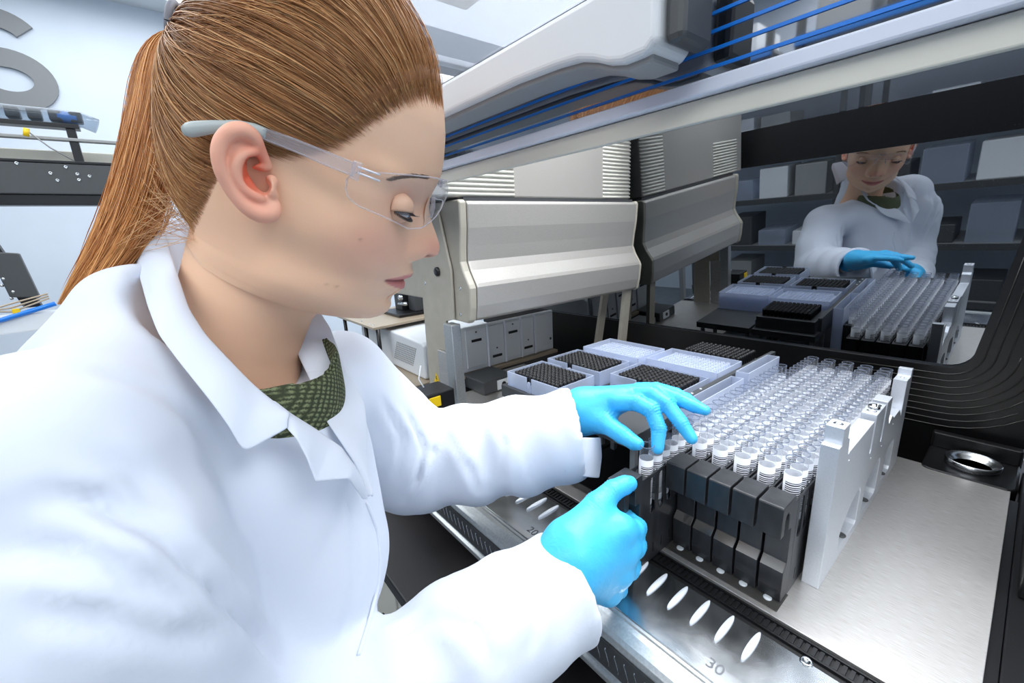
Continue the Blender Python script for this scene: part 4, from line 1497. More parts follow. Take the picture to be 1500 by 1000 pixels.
# ---- eyes
eye_w = mat('eye_white', rgb(226, 222, 224), .15)
iris_m = mat('iris', rgb(64, 110, 170), .1)
pup = mat('pupil', rgb(8, 8, 10), .05)
lid_m = mat('eyelid_skin', rgb(232, 184, 152), .55)
lash = mat('lash', rgb(40, 26, 20), .6)
for s in (1, -1):
    pe, qe = pq(584, 305, .046)
    ce = H3(pe, qe, s * .0385)
    re = .0112
    gaze = HF * .86 - HU * .48 + SX * s * .12; gaze /= np.linalg.norm(gaze)
    g1_ = np.cross(gaze, HU); g1_ /= np.linalg.norm(g1_); g2_ = np.cross(g1_, gaze)
    def sph(a0, a1, rad, n=10, seg=24):
        V = []; F = []
        for i in range(n + 1):
            a = R(a0 + (a1 - a0) * i / n)
            for k in range(seg):
                b = 2 * math.pi * k / seg
                V.append(ce + rad * (math.cos(a) * gaze + math.sin(a) * (math.cos(b) * g1_ + math.sin(b) * g2_)))
        for i in range(n):
            for k in range(seg):
                F.append((i * seg + k, i * seg + (k + 1) % seg, (i + 1) * seg + (k + 1) % seg, (i + 1) * seg + k))
        return V, F
    eo = pp(MB().add(*sph(25, 180, re), True).build('eyeball', eye_w), body)
    pp(MB().add(*sph(9, 26, re * 1.008), True).build('iris', iris_m), eo)
    pp(MB().add(*sph(0.5, 10, re * 1.01), True).build('pupil', pup), eo)
    # lids: bands of a slightly larger sphere
    side = SX * s
    for nm, e0, e1 in (('upper_eyelid', -6, 100), ('lower_eyelid', -100, -30)):
        V = []; F = []; na, nb = 14, 22
        fwd = HF * .80 + side * .6; fwd /= np.linalg.norm(fwd)
        lat = np.cross(HU, fwd); lat /= np.linalg.norm(lat); upv = np.cross(fwd, lat)
        for i in range(na + 1):
            for j in range(nb + 1):
                az = R(-82 + 164 * j / nb); base = e0 if nm[0] == 'u' else e1
                edge = (e0 * math.cos(az) - 14 * (1 - math.cos(az))) if nm[0] == 'u' else (e1 * math.cos(az) - 6 * (1 - math.cos(az)))
                el = R(edge + ((e1 if nm[0] == 'u' else e0) - edge) * i / na)
                d = math.cos(el) * (math.cos(az) * fwd + math.sin(az) * lat) + math.sin(el) * upv
                V.append(ce + re * (1.065 - .10 * (i / na) ** 1.5) * d)
        for i in range(na):
            for j in range(nb):
                F.append((i * (nb + 1) + j, i * (nb + 1) + j + 1, (i + 1) * (nb + 1) + j + 1, (i + 1) * (nb + 1) + j))
        lo_ = pp(MB().add(V, F, True).build(nm, lid_m), body)
        m_ = lo_.modifiers.new('s', 'SOLIDIFY'); m_.thickness = .0012; m_.offset = -1
        if nm[0] == 'u' or True:
            mb = MB()
            for j in range(2, nb - 1):
                for rpt in range(2):
                    a = np.asarray(V[j]) * (1 - rpt * .5) + np.asarray(V[j + 1]) * rpt * .5
                    d = (a - ce) / np.linalg.norm(a - ce)
                    ln = (.0080 if nm[0] == 'u' else .004)
                    if nm[0] == 'u': dd = d * .8 - HU * .35
                    else: dd = d * .8 - HU * .5
                    mb.tube([a, a + dd * ln * .5, a + dd * ln + HU * ln * .30], [.00028, .0002, .00005], 4)
            pp(mb.build('eyelashes', lash), lo_)

# ---- surface lookup for brow and hair
bm_ = bmesh.new()
for v in HV: bm_.verts.new(v)
bm_.verts.ensure_lookup_table()
for q_ in HQ[::1]:
    try: bm_.faces.new([bm_.verts[int(i)] for i in q_])
    except ValueError: pass
BVH = BVHTree.FromBMesh(bm_); bm_.free()
HC = H3(*[np.array(x) for x in (pq(445, 190)[0], pq(445, 190)[1], 0.0)])


def on_head(d, off=0.0):
    d = d / np.linalg.norm(d)
    hit = BVH.ray_cast(Vector(HC + d * .25), Vector(-d), .3)[0]
    if hit is None: return HC + d * .09
    return np.array(hit) + d * off


def surf_px(u, v, w0=.06, off=0.0):
    """point of the head surface under photo position u, v"""
    r = ray(u, v); r = r / np.linalg.norm(r)
    hit = BVH.ray_cast(Vector(CAM), Vector(r), 1.0)
    if hit[0] is None: return None
    n = np.array(hit[1])
    if n @ r > 0: n = -n
    return np.array(hit[0]) + n * off


brow_m = mat('brow_hair', rgb(120, 84, 58), .6)
mb = MB()
for i in range(320):
    t = random.random()
    u = 572 + 58 * t; v = 264 - 5 * math.sin(t * 2.6) - 1 * t + random.uniform(-3.0, 3.0) * (.5 + .5 * t)
    a = surf_px(u, v, off=.0003); b = surf_px(u - 7, v - 1.5 + random.uniform(-1, 1), off=.0009)
    if a is not None and b is not None:
        mb.tube([a, b], [.00022, .00008], 3)
        a2 = a - 2 * ((a - OH) @ SX) * SX; b2 = b - 2 * ((b - OH) @ SX) * SX
        mb.tube([a2, b2], [.00022, .00008], 3)
pp(mb.build('eyebrows', brow_m), body)

# ------------------------------------------------------------------ hair
hair_m = mat('hair', rgb(150, 96, 52), .38, 0, .5)
nt, N, L, b_ = nodes(hair_m)
at = N.new('ShaderNodeAttribute'); at.attribute_name = 'tone'
L.new(at.outputs['Color'], b_.inputs['Base Color'])
b_.inputs['Anisotropic'].default_value = .4
cap_hair = mat('hair_base', rgb(140, 92, 54), .6)
HXu = [200, 270, 284, 300, 318, 340, 372, 400, 430, 460, 490, 518, 542, 566, 600, 628, 645, 653, 700]
HXv = [352, 352, 340, 305, 262, 236, 226, 226, 228, 222, 212, 200, 182, 165, 147, 143, 152, 166, 168]


def is_hair(u, v): return v < np.interp(u, HXu, HXv)


CX, CP, CQ, CW = head_surface(grow=.0035, NQ=220, NTH=160, features=False)
uvc = proj(H3(CP, CQ, np.abs(CW)))
mask = is_hair(uvc[..., 0], uvc[..., 1] + 9)
ge = np.clip((np.interp(uvc[..., 0], HXu, HXv) - 9 - uvc[..., 1]) / 26, 0, 1)      # thickness fades out to the hairline
CB, _, _, _ = head_surface(grow=-.0015, NQ=220, NTH=160, features=False)
CXX = CB + (CX - CB) * ge[..., None]
ca = CXX.reshape(-1, 3); qd = gridquads(*CP.shape)
keep = mask.ravel()[qd].all(1)
me = npmesh('hair_base', ca, qd[keep])
hair_root = pp(link('hair', me, cap_hair))
hair_root.name = 'hair'
CAPB = BVHTree.FromPolygons([Vector(v) for v in ca], [tuple(int(i) for i in q_) for q_ in qd[keep]])

KNOT = H3(*[np.array(x) for x in (pq(268, 45)[0], pq(268, 45)[1], .002)])
kd = (KNOT - HC) / np.linalg.norm(KNOT - HC)


def ribbon(paths, widths, cols, name, parent, seg=3):
    """many thin strands as one mesh with a tone per strand"""
    paths = np.asarray(paths)              # n, k, 3
    n, k, _ = paths.shape
    T = np.gradient(paths, axis=1); T /= np.linalg.norm(T, axis=2, keepdims=True) + 1e-9
    ref = RNG.normal(size=(n, 1, 3)); A = np.cross(T, ref); A /= np.linalg.norm(A, axis=2, keepdims=True) + 1e-9
    B = np.cross(T, A)
    prof = np.ones(k); prof[0] = .12; prof[1] = .75; prof[-1] = .15; prof[-2] = min(prof[-2], .6)
    wd = np.asarray(widths)[:, None, None] * prof[None, :, None]
    rings = [paths + wd * (math.cos(2 * math.pi * s / seg) * A + math.sin(2 * math.pi * s / seg) * B) for s in range(seg)]
    V = np.stack(rings, 2).reshape(-1, 3)
    i, j, s = np.meshgrid(np.arange(n), np.arange(k - 1), np.arange(seg), indexing='ij')
    b0 = (i * k + j) * seg; s2 = (s + 1) % seg
    Q = np.stack([b0 + s, b0 + s2, b0 + seg + s2, b0 + seg + s], -1).reshape(-1, 4)
    me = npmesh(name, V, Q)
    c = np.repeat(np.asarray(cols), k * seg, axis=0)
    vcolor(me, np.concatenate([c, np.ones((len(c), 1))], 1))
    return tag(pp(link(name, me, hair_m), parent), kind='stuff')


def hcol(t, dark=0.0):
    a, b, c = L3(112, 70, 38), L3(192, 134, 82), L3(240, 196, 140)
    x = a * (1 - t) + b * t if t < 1 else b * (2 - t) + c * (t - 1)
    return x * (1 - dark)


paths, wds, cols = [], [], []
K_ = 15


def cap_pt(d, off):
    hit = CAPB.ray_cast(Vector(HC + d * .30), Vector(-d), .35)[0]
    if hit is None:
        hit = BVH.ray_cast(Vector(HC + d * .30), Vector(-d), .35)[0]
        if hit is None: return HC + d * .09
    return np.array(hit) + d * off


# seeds: along the hairline on both sides (dense) and over the cap
seeds = []
for s in (1, -1):
    n = 4200 if s == 1 else 700
    for i in range(n):
        if i % 3:
            u = random.choice([random.uniform(284, 330), random.uniform(330, 440), random.uniform(440, 653), random.uniform(440, 653)]); v = np.interp(u, HXu, HXv) + random.uniform(-7, 6) - (abs(random.gauss(0, 26)) if i % 2 else 0)
        else:
            u = random.uniform(262, 640); v = np.interp(u, HXu, HXv) - random.uniform(0, 220)
        r = ray(u, max(v, -40)); r /= np.linalg.norm(r)
        hit = BVH.ray_cast(Vector(CAM), Vector(r), 1.0)[0]
        if hit is None: continue
        h = np.array(hit)
        if s < 0: h = h - 2 * ((h - OH) @ SX) * SX
        seeds.append((h, v))
for i in range(900):      # fine baby hair that softens the hairline
    u = random.uniform(425, 652); v = np.interp(u, HXu, HXv) + random.uniform(0, 15)
    r = ray(u, v); r /= np.linalg.norm(r)
    hit = BVH.ray_cast(Vector(CAM), Vector(r), 1.0)[0]
    if hit is not None: seeds.append((np.array(hit), -999))
for k in range(500):     # front edge and top, seen from above
    ph = random.uniform(-1, 1)
    pz, qz = pq(650, 164)
    a = random.random() ** 1.5
    h = H3(np.array(pz + .01), np.array(qz + .004 + .10 * a), np.array(ph * .05))
    seeds.append((on_head(h - HC), 0))
for h, v in seeds:
    d0 = (h - HC) / np.linalg.norm(h - HC)
    om = math.acos(float(np.clip(d0 @ kd, -1, 1)))
    if om < .12: continue
    lift = random.uniform(.0002, .0022) if random.random() < .93 else random.uniform(.003, .007)
    P = []
    swerve = np.cross(d0, kd) * random.gauss(0, .010)
    # strands run level back from the hairline, then sweep up to the knot
    for i in range(K_):
        t = i / (K_ - 1)
        d = (math.sin((1 - t) * om) * d0 + math.sin(t * om) * kd) / math.sin(om)
        d = d + swerve * math.sin(math.pi * t) - HU * .16 * math.sin(math.pi * t) * (1 if om > .5 else 0)
        d /= np.linalg.norm(d)
        off = lift * min(1, t * 6) if t < .9 else lift + .003 * (t - .9) / .1
        P.append(cap_pt(d, off))
    P = np.array(P)
    P[1:-1] = (P[:-2] + 2 * P[1:-1] + P[2:]) / 4
    paths.append(P); wds.append(random.uniform(.00016, .00040) if v != -999 else .00011); cols.append(hcol(float(np.clip(random.gauss(1.0, .42), 0, 2))))
ribbon(paths, wds, cols, 'swept_back_strands', hair_root)

# elastic band
pp(MB().tube([KNOT + .0135 * (math.cos(a) * SX + math.sin(a) * HU) - HF * .004 for a in np.linspace(0, 2 * math.pi, 25)], .0022, 8, False).build('hair_elastic', mat('elastic', rgb(120, 120, 128), .6)), hair_root)

# ponytail: strands leave the knot, arch back and fall behind the collar
mid = [(262, 44, .343), (244, 50, .345), (234, 76, .345), (230, 120, .345), (223, 180, .345), (213, 240, .345), (200, 300, .343), (178, 355, .340), (145, 405, .336), (108, 446, .332)]
half = [6, 12, 23, 30, 34, 37, 38, 36, 27, 13]
mid = np.array([W(*m_) for m_ in mid]); dpt = .345
rad = np.array(half) * .345 / 622
from_t = np.linspace(0, 1, len(mid))


def cr_interp(A, t):
    out = np.empty((len(t), 3))
    for c in range(3):
        out[:, c] = np.interp(t, from_t, A[:, c])
    return out


K2 = 22
ts = np.linspace(0, 1, K2)
base = cr_interp(mid, ts)
for _ in range(2): base[1:-1] = (base[:-2] + 2 * base[1:-1] + base[2:]) / 4
rb = np.interp(ts, from_t, rad)
Rt = CM[0]; Fw = CM[2]
paths, wds, cols = [], [], []
for i in range(6500):
    a = random.uniform(0, 2 * math.pi); r_ = math.sqrt(random.random())
    x, y = r_ * math.cos(a), r_ * math.sin(a)
    if i % 40 == 0: x *= 1.25; y *= 1.2
    end = random.uniform(.62, 1.0) if i % 3 else 1.0
    tt_ = ts * end
    bb = np.stack([np.interp(tt_, ts, base[:, c]) for c in range(3)], 1)
    rr = np.interp(tt_, ts, rb)
    wob = np.sin(tt_ * random.uniform(4, 11) + random.uniform(0, 6)) * .0016 * tt_ * 3
    twist = .6 * np.sin(tt_ * 3 + 1)
    xx = x * np.cos(twist * .5) - y * np.sin(twist * .5); yy = x * np.sin(twist * .5) + y * np.cos(twist * .5)
    # clumping towards lock centres
    P = bb + (xx * rr + wob)[:, None] * Rt + (yy * rr * .62)[:, None] * Fw
    P[0] = KNOT + .004 * x * SX + .004 * y * HU
    paths.append(P); wds.append(random.uniform(.00018, .00045))
    sh = math.sin(a * 5) * .35
    cols.append(hcol(float(np.clip(random.gauss(1.1 + sh * .6, .30), 0, 2))) * np.array([1.12, .98, .78]))
ribbon(paths, wds, cols, 'ponytail', hair_root)
# loose flyaway strands
paths, wds, cols = [], [], []
for i in range(170):
    if i < 110:      # between nape and ponytail
        a = np.array(W(random.uniform(285, 315), random.uniform(255, 345), .30)); h = on_head(a - HC, .001)
        b = base[random.randint(9, 17)] + Rt * random.uniform(-.01, .03)
        m_ = (h + b) / 2 + HU * random.uniform(-.012, .004) + Rt * random.uniform(-.005, .008) - Fw * random.uniform(0, .012)
    else:
        j = random.randint(3, 17); h = base[j]; 
        m_ = h - Rt * (rb[j] * random.uniform(.8, 1.35)) - HU * .03; b = m_ - HU * random.uniform(.02, .05) + Rt * random.uniform(-.012, .01)
    t = np.linspace(0, 1, 12)[:, None]
    paths.append((1 - t) ** 2 * h + 2 * t * (1 - t) * m_ + t ** 2 * b); wds.append(.00018); cols.append(hcol(random.uniform(.8, 1.9)))
for i in range(90):       # fuzz over forehead and crown outline
    d = HF * random.uniform(.1, 1) + HU * random.uniform(.25, 1) + SX * random.uniform(-.25, .25); d /= np.linalg.norm(d)
    h = cap_pt(d, 0); t = np.linspace(0, 1, 12)[:, None]
    m_ = h + d * random.uniform(.004, .009) - HF * .02; b = cap_pt((h - HC - HF * .05) / np.linalg.norm(h - HC - HF * .05), .002)
    paths.append((1 - t) ** 2 * h + 2 * t * (1 - t) * m_ + t ** 2 * b); wds.append(.00012); cols.append(hcol(1.4))
ribbon(paths, wds, cols, 'loose_strands', hair_root)

# ------------------------------------------------------------------ sweater
def sweater_sdf(P):
    nk = E3(400, 560, .0); nb = NB
    d = rcone(P, W(390, 536, .342), W(398, 598, .343), .0550, .0515)
    d = smin(d, rcone(P, W(398, 598, .343), W(415, 720, .378), .0515, .034), .02)
    hole = rcone(P, W(385, 420, .338), W(392, 540, .338), .0475, .049)
    return -smin(-d, hole, .006)


c0 = W(400, 640, .345)
SV, SQ = surfnet(sweater_sdf, c0 - [.11, .11, .13], c0 + [.11, .11, .11], .0028)
SV = laplace(SV, SQ, 2)
SN = vnormals(SV, SQ)
me = npmesh('sweater', SV, SQ)
nt, N, L, b_ = nodes(knit)
tc = N.new('ShaderNodeTexCoord'); mp = N.new('ShaderNodeMapping'); mp.inputs['Rotation'].default_value = (.2, .5, .3)
L.new(tc.outputs['Object'], mp.inputs[0])
wv = N.new('ShaderNodeTexWave'); wv.bands_direction = 'Z'; wv.inputs['Scale'].default_value = 95; wv.inputs['Distortion'].default_value = 3.5; wv.inputs['Detail'].default_value = 2; wv.inputs['Detail Scale'].default_value = 6
wv2 = N.new('ShaderNodeTexWave'); wv2.bands_direction = 'X'; wv2.inputs['Scale'].default_value = 90; wv2.inputs['Distortion'].default_value = 3
L.new(mp.outputs[0], wv.inputs[0]); L.new(mp.outputs[0], wv2.inputs[0])
mm = N.new('ShaderNodeMath'); mm.operation = 'MULTIPLY'; L.new(wv.outputs[1], mm.inputs[0]); L.new(wv2.outputs[1], mm.inputs[1])
cr = N.new('ShaderNodeValToRGB'); cr.color_ramp.elements[0].color = rgb(52, 58, 36); cr.color_ramp.elements[1].color = rgb(128, 136, 98); cr.color_ramp.elements[1].position = .7
L.new(mm.outputs[0], cr.inputs[0]); L.new(cr.outputs[0], b_.inputs['Base Color'])
bq_ = N.new('ShaderNodeBump'); bq_.inputs['Strength'].default_value = .8; bq_.inputs['Distance'].default_value = .0012
L.new(mm.outputs[0], bq_.inputs['Height']); L.new(bq_.outputs[0], b_.inputs['Normal'])
pp(link('sweater', me, knit))

# ------------------------------------------------------------------ lab coat
nt, N, L, b_ = nodes(cloth)
tc = N.new('ShaderNodeTexCoord'); nn = N.new('ShaderNodeTexNoise'); nn.inputs['Scale'].default_value = 26; nn.inputs['Detail'].default_value = 5
L.new(tc.outputs['Object'], nn.inputs['Vector']); bp_ = N.new('ShaderNodeBump'); bp_.inputs['Strength'].default_value = .22; bp_.inputs['Distance'].default_value = .004
L.new(nn.outputs[0], bp_.inputs['Height']); L.new(bp_.outputs[0], b_.inputs['Normal'])
b_.inputs['Sheen Weight'].default_value = .15
coat_open = [W(385, 470, .335), W(432, 562, .322), W(462, 596, .320)]
WRc = W(832, 856, .412); WLc = W(850, 632, .550)
RA = [(SR, .060), (W(150, 880, .225), .058), (ER, .058), (W(560, 1040, .330), .056), (W(700, 938, .372), .0545), (WRc, .0515)]
LA = [(SL, .058), (W(560, 625, .545), .062), (EL + (W(600, 676, .57) - EL), .063), (W(690, 664, .566), .060), (W(770, 650, .560), .0585), (WLc, .0575)]


def coat_sdf(P, full=True):
    d = rcone(P, W(322, 640, .345), W(350, 800, .37), .074, .098)
    d = smin(d, rcone(P, W(350, 800, .37), W(365, 1020, .385), .098, .105), .04)
    d = smin(d, rcone(P, W(365, 1020, .385), HIP, .105, .125), .04)
    d = smin(d, rcone(P, HIP, HIP + np.array([0, 0, -.28]), .135, .178), .04)
    d = smin(d, rcone(P, W(418, 640, .37), W(430, 800, .375), .066, .074), .03)       # far half of the chest
    d = smin(d, rcone(P, W(392, 712, .346), W(410, 840, .36), .070, .08), .03)
    d = smin(d, rcone(P, W(255, 540, .330), SR, .050, .056), .04)                    # right trapezius and shoulder
    d = smin(d, rcone(P, W(212, 470, .345), W(120, 700, .34), .046, .085), .05)       # upper back
    d = smin(d, rcone(P, W(400, 600, .38), SL, .050, .053), .03)
    la = None
    for (a, r1), (b, r2) in zip(LA[:-1], LA[1:]):
        c = rcone(P, a, b, r1, r2); la = c if la is None else smin(la, c, .02)
    d = smin(d, la, .022)
    ra = None
    for (a, r1), (b, r2) in zip(RA[:-1], RA[1:]):
        c = rcone(P, a, b, r1, r2); ra = c if ra is None else smin(ra, c, .02)
    d = smin(d, ra, .012)
    # cuffs cut flat and hollowed so the gloves come out of an opening
    for A_, B_, r_ in ((RA[-2][0], WRc, .0445), (LA[-2][0], WLc, .0505)):
        ax = (B_ - A_) / np.linalg.norm(B_ - A_)
        near = np.linalg.norm(P - B_, axis=-1) < .080
        cut = (P - B_) @ ax
        d = np.where(near, np.maximum(d, cut), d)
        hol = rcone(P, B_ - ax * .022, B_ + ax * .02, r_ * .9, r_)
        d = np.where(near, -smin(-d, hol, .002), d)
    # opening at the neck
    op = rcone(P, coat_open[0], coat_open[1], .064, .026)
    op = smin(op, rcone(P, coat_open[1], coat_open[2], .024, .008), .01)
    op = smin(op, rcone(P, W(330, 420, .335), coat_open[0], .058, .064), .02)
    d = -smin(-d, op, .006)
    return np.maximum(d, HIP[2] - .30 - P[..., 2])


allp = np.array([p_ for p_, _ in RA + LA] + [HIP, NB])
lo = allp.min(0) - .18; hi = allp.max(0) + .08; hi[:2] = np.maximum(hi[:2], HIP[:2] + .21)
lo[2] = HIP[2] - .33; hi[2] = NB[2] + .13
CV, CQd = surfnet(coat_sdf, lo, hi, .0052)
CV = laplace(CV, CQd, 3, .5)
# folds: soft ridges across the sleeves, long drags on the body
N0 = vnormals(CV, CQd)
disp = np.zeros(len(CV))
for arm_, seed in ((RA, 3), (LA, 5)):
    best = np.full(len(CV), 9.); tt0 = np.zeros(len(CV)); acc = 0
    for (a, r1), (b, r2) in zip(arm_[:-1], arm_[1:]):
        ds, t_ = seg_dist(CV, a, b); ln = np.linalg.norm(b - a)
        m_ = ds < best; best[m_] = ds[m_]; tt0[m_] = acc + t_[m_] * ln; acc += ln
    sl_ = np.clip(1 - (best - .05) / .03, 0, 1)
    f_ = np.sin(tt0 * 95 + 3.2 * wavy(CV, 26, seed) + seed) * (.5 + .5 * wavy(CV, 18, seed + 9))
    f_ = np.sign(f_) * np.abs(f_) ** .8
    amp = .0045 * np.exp(-((tt0 - .30) / .18) ** 2) + .0018
    disp += sl_ * f_ * amp
disp += .0032 * wavy(CV * [1, 1, .45], 34, 21) + .0016 * wavy(CV, 75, 22)
CV = CV + N0 * disp[:, None]


def crease(path, depth, width, raise_=0.0):
    """press a fold line into the cloth along a path of photo positions on the visible side"""
    global CV
    P3 = []; depth *= 1.9; raise_ *= 1.8; width *= .85
    for (u, v) in path:
        r = ray(u, v); r = r / np.linalg.norm(r)
        hit = CBVH.ray_cast(Vector(CAM), Vector(r), 2.0)[0]
        if hit is not None: P3.append(np.array(hit))
    if len(P3) < 2: return
    best = np.full(len(CV), 9.); tb_ = np.zeros(len(CV))
    for i, (a, b) in enumerate(zip(P3[:-1], P3[1:])):
        ds, t_ = seg_dist(CV, a, b); m_ = ds < best; best[m_] = ds[m_]; tb_[m_] = (i + t_[m_]) / (len(P3) - 1)
    fade = np.clip(np.sin(np.pi * np.clip(tb_ * .92 + .04, 0, 1)) * 1.6, 0, 1)
    g = -depth * np.exp(-.5 * (best / width) ** 2) + raise_ * np.exp(-.5 * ((best - 2.2 * width) / (1.4 * width)) ** 2)
    CV = CV + N0 * (g * fade)[:, None]


CBVH = BVHTree.FromPolygons([Vector(v) for v in CV], [tuple(int(i) for i in q_) for q_ in CQd])
for pth, dp_, wd_, rs in (
        ([(72, 718), (140, 733), (210, 772), (275, 825), (336, 886), (380, 935), (414, 975)], .0040, .0040, .0020),
        ([(8, 800), (90, 812), (170, 838), (250, 870), (320, 900)], .0026, .0045, .0015),
        ([(60, 880), (150, 905), (260, 925), (340, 930)], .0024, .0050, .0012),
        ([(130, 660), (190, 700), (240, 760), (270, 800)], .0018, .0060, .0010),
        ([(255, 500), (300, 540), (345, 600), (370, 650)], .0016, .0035, .0008),
        ([(120, 540), (200, 560), (280, 610), (330, 660)], .0015, .0060, .0008),
        ([(500, 700), (520, 760), (522, 840), (505, 930)], .0016, .0040, .0006),
        ([(595, 600), (620, 650), (612, 700), (590, 735)], .0030, .0035, .0018),
        ([(640, 605), (632, 660), (605, 715)], .0028, .0035, .0016),
        ([(660, 640), (690, 690), (700, 720)], .0018, .0045, .0010),
        ([(720, 600), (740, 650), (735, 700)], .0014, .0045, .0010),
        ([(560, 585), (590, 640), (580, 700)], .0024, .0040, .0014),
        ([(640, 905), (700, 925), (720, 980)], .0020, .0050, .0012),
        ([(770, 830), (790, 880), (780, 950)], .0016, .0040, .0010),
        ([(565, 935), (600, 920), (628, 900)], .0022, .0040, .0016)):
    crease(pth, dp_, wd_, rs)
me = npmesh('lab_coat', CV, CQd)
coat = pp(link('lab_coat', me, cloth))
CBVH = BVHTree.FromPolygons([Vector(v) for v in CV], [tuple(int(i) for i in q_) for q_ in CQd])


def coat_px(u, v, off=.0):
    r = ray(u, v); r = r / np.linalg.norm(r)
    hit = CBVH.ray_cast(Vector(CAM), Vector(r), 2.0)
    if hit[0] is None: return None
    n = np.array(hit[1]); n = -n if n @ r > 0 else n
    return np.array(hit[0]) + n * off


def resample(P, n):
    P = np.asarray(P, float); s = np.concatenate([[0], np.cumsum(np.linalg.norm(np.diff(P, axis=0), axis=1))]); s /= s[-1]
    t = np.linspace(0, 1, n)
    # smooth (Catmull-like) through linear resample + relax
    Q_ = np.stack([np.interp(t, s, P[:, c]) for c in range(P.shape[1])], 1)
    return Q_


def cloth_patch(name, inner, outer, parent, nu=40, nv=14, puff=.004, thick=.0016, sm=3):
    """sheet of cloth between two 3D edge curves, bulging a little"""
    A = resample(inner, nu); B = resample(outer, nu)
    t = np.linspace(0, 1, nv)[None, :, None]
    G = A[:, None] * (1 - t) + B[:, None] * t
    nrm = np.cross(np.gradient(G, axis=0), np.gradient(G, axis=1)); nrm /= np.linalg.norm(nrm, axis=2, keepdims=True) + 1e-9
    cdir = CAM - G; s_ = np.sign((nrm * cdir).sum(2, keepdims=True)); nrm *= s_
    G = G + nrm * puff * np.sin(math.pi * t ** .8)
    V = G.reshape(-1, 3)
    F = [(i * nv + j, i * nv + j + 1, (i + 1) * nv + j + 1, (i + 1) * nv + j) for i in range(nu - 1) for j in range(nv - 1)]
    o = link(name, pydata(name, V, F), cloth, smooth=True)
    md = o.modifiers.new('s', 'SOLIDIFY'); md.thickness = thick; md.offset = 0
    md = o.modifiers.new('b', 'SUBSURF'); md.levels = md.render_levels = 1
    return pp(o, parent)


# near side of the collar: stands at the neck, folds over, pointed tip
ni = [W(232, 318, .372), W(244, 345, .345), W(258, 395, .300), (W(276, 452, .283)), W(300, 490, .276), W(336, 528, .274), W(364, 557, .276), W(388, 578, .278), W(423, 606, .281)]
no = [W(196, 365, .362), W(205, 405, .325), W(218, 452, .276), W(232, 490, .262), W(262, 530, .256), W(310, 590, .252), W(336, 626, .252), W(357, 664, .254), W(423, 626, .271)]
cloth_patch('collar', ni, no, coat, 44, 14, .0035)
# stand of the collar behind the neck, inner face
cloth_patch('collar_stand', [W(232, 318, .372), W(262, 322, .40), W(300, 345, .412)], [W(244, 420, .352), W(270, 430, .39), W(305, 440, .408)], coat, 14, 8, .001)
# near lapel
cloth_patch('lapel', [W(398, 586, .281), W(425, 606, .282), W(462, 628, .288), W(500, 655, .294), W(528, 700, .300), W(535, 730, .304)],
            [W(420, 627, .272), W(436, 645, .270), W(450, 672, .269), W(462, 706, .270), W(510, 701, .284), W(531, 730, .301)], coat, 40, 12, .0025)
# far collar and lapel
cloth_patch('collar', [W(428, 490, .372), W(436, 520, .366), W(448, 545, .358), W(462, 572, .350)],
            [W(466, 452, .392), W(484, 480, .392), W(496, 512, .388), W(508, 546, .376)], coat, 24, 10, .003)
cloth_patch('lapel', [W(448, 545, .356), W(462, 572, .346), W(470, 605, .330), W(488, 632, .318), W(520, 680, .312), W(538, 728, .308)],
            [W(508, 546, .374), W(522, 566, .374), W(535, 592, .370), W(538, 630, .356), W(537, 670, .334), W(545, 728, .312)], coat, 36, 10, .003)
# front placket edge and seams
def seam(name, path, r=.0007, off=.0004, w0=None):
    P = [coat_px(u, v, off) for u, v in path]; P = [p_ for p_ in P if p_ is not None]
    if len(P) < 2: return
    P = resample(P, 40)
    for _ in range(3): P[1:-1] = (P[:-2] + 2 * P[1:-1] + P[2:]) / 4
    pp(MB().tube(P, r, 6).build(name, cloth), coat)


seam('front_edge', [(536, 735), (552, 775), (556, 820), (553, 860), (541, 910), (525, 960)], .0016)
seam('cuff_stitching', [(818, 572), (828, 610), (832, 650), (828, 690)], .0006)
# loose flap of the left cuff opening
cloth_patch('cuff_vent', [W(846, 640, .512), W(848, 668, .510), W(846, 696, .512)], [W(880, 640, .530), W(882, 668, .532), W(878, 700, .530)], coat, 12, 8, .003)

# trousers and shoes below the frame
def trouser_sdf(P):
    d = None
    for s in (1, -1):
        hp0 = HIP + s * .085 * SD + np.array([0, 0, -.05]); kn = hp0 + np.array([.01, .03, -.36]); an = np.array([hp0[0] - .01, hp0[1] - .02, FZ + .07])
        c = smin(rcone(P, hp0 + [0, 0, .06], kn, .098, .066), rcone(P, kn, an, .066, .052), .02); d = c if d is None else smin(d, c, .01)
    return np.maximum(d, P[..., 2] - HIP[2] + .02)


hl_ = HIP - .2
TV, TQ = surfnet(trouser_sdf, [HIP[0] - .22, HIP[1] - .22, FZ + .01], [HIP[0] + .22, HIP[1] + .22, HIP[2] + .03], .012)
pp(link('trousers', npmesh('trousers', TV, TQ), mat('denim', rgb(40, 48, 66), .8)))
for s in (1, -1):
    c = np.array([HIP[0] - .01 + s * .085 * SD[0], HIP[1] - .02 + s * .085 * SD[1], FZ])
    def shoe_sdf(P, c=c):
        d = rcone(P, c + [0, 0, .035] - FD * .03, c + [0, 0, .028] + FD * .13, .042, .034)
        return np.maximum(d, FZ + .001 - P[..., 2])
    VV, QQ = surfnet(shoe_sdf, c - [.2, .2, .01], c + [.2, .25, .1], .008)
    pp(link('shoe', npmesh('shoe', VV, QQ), white_pl))

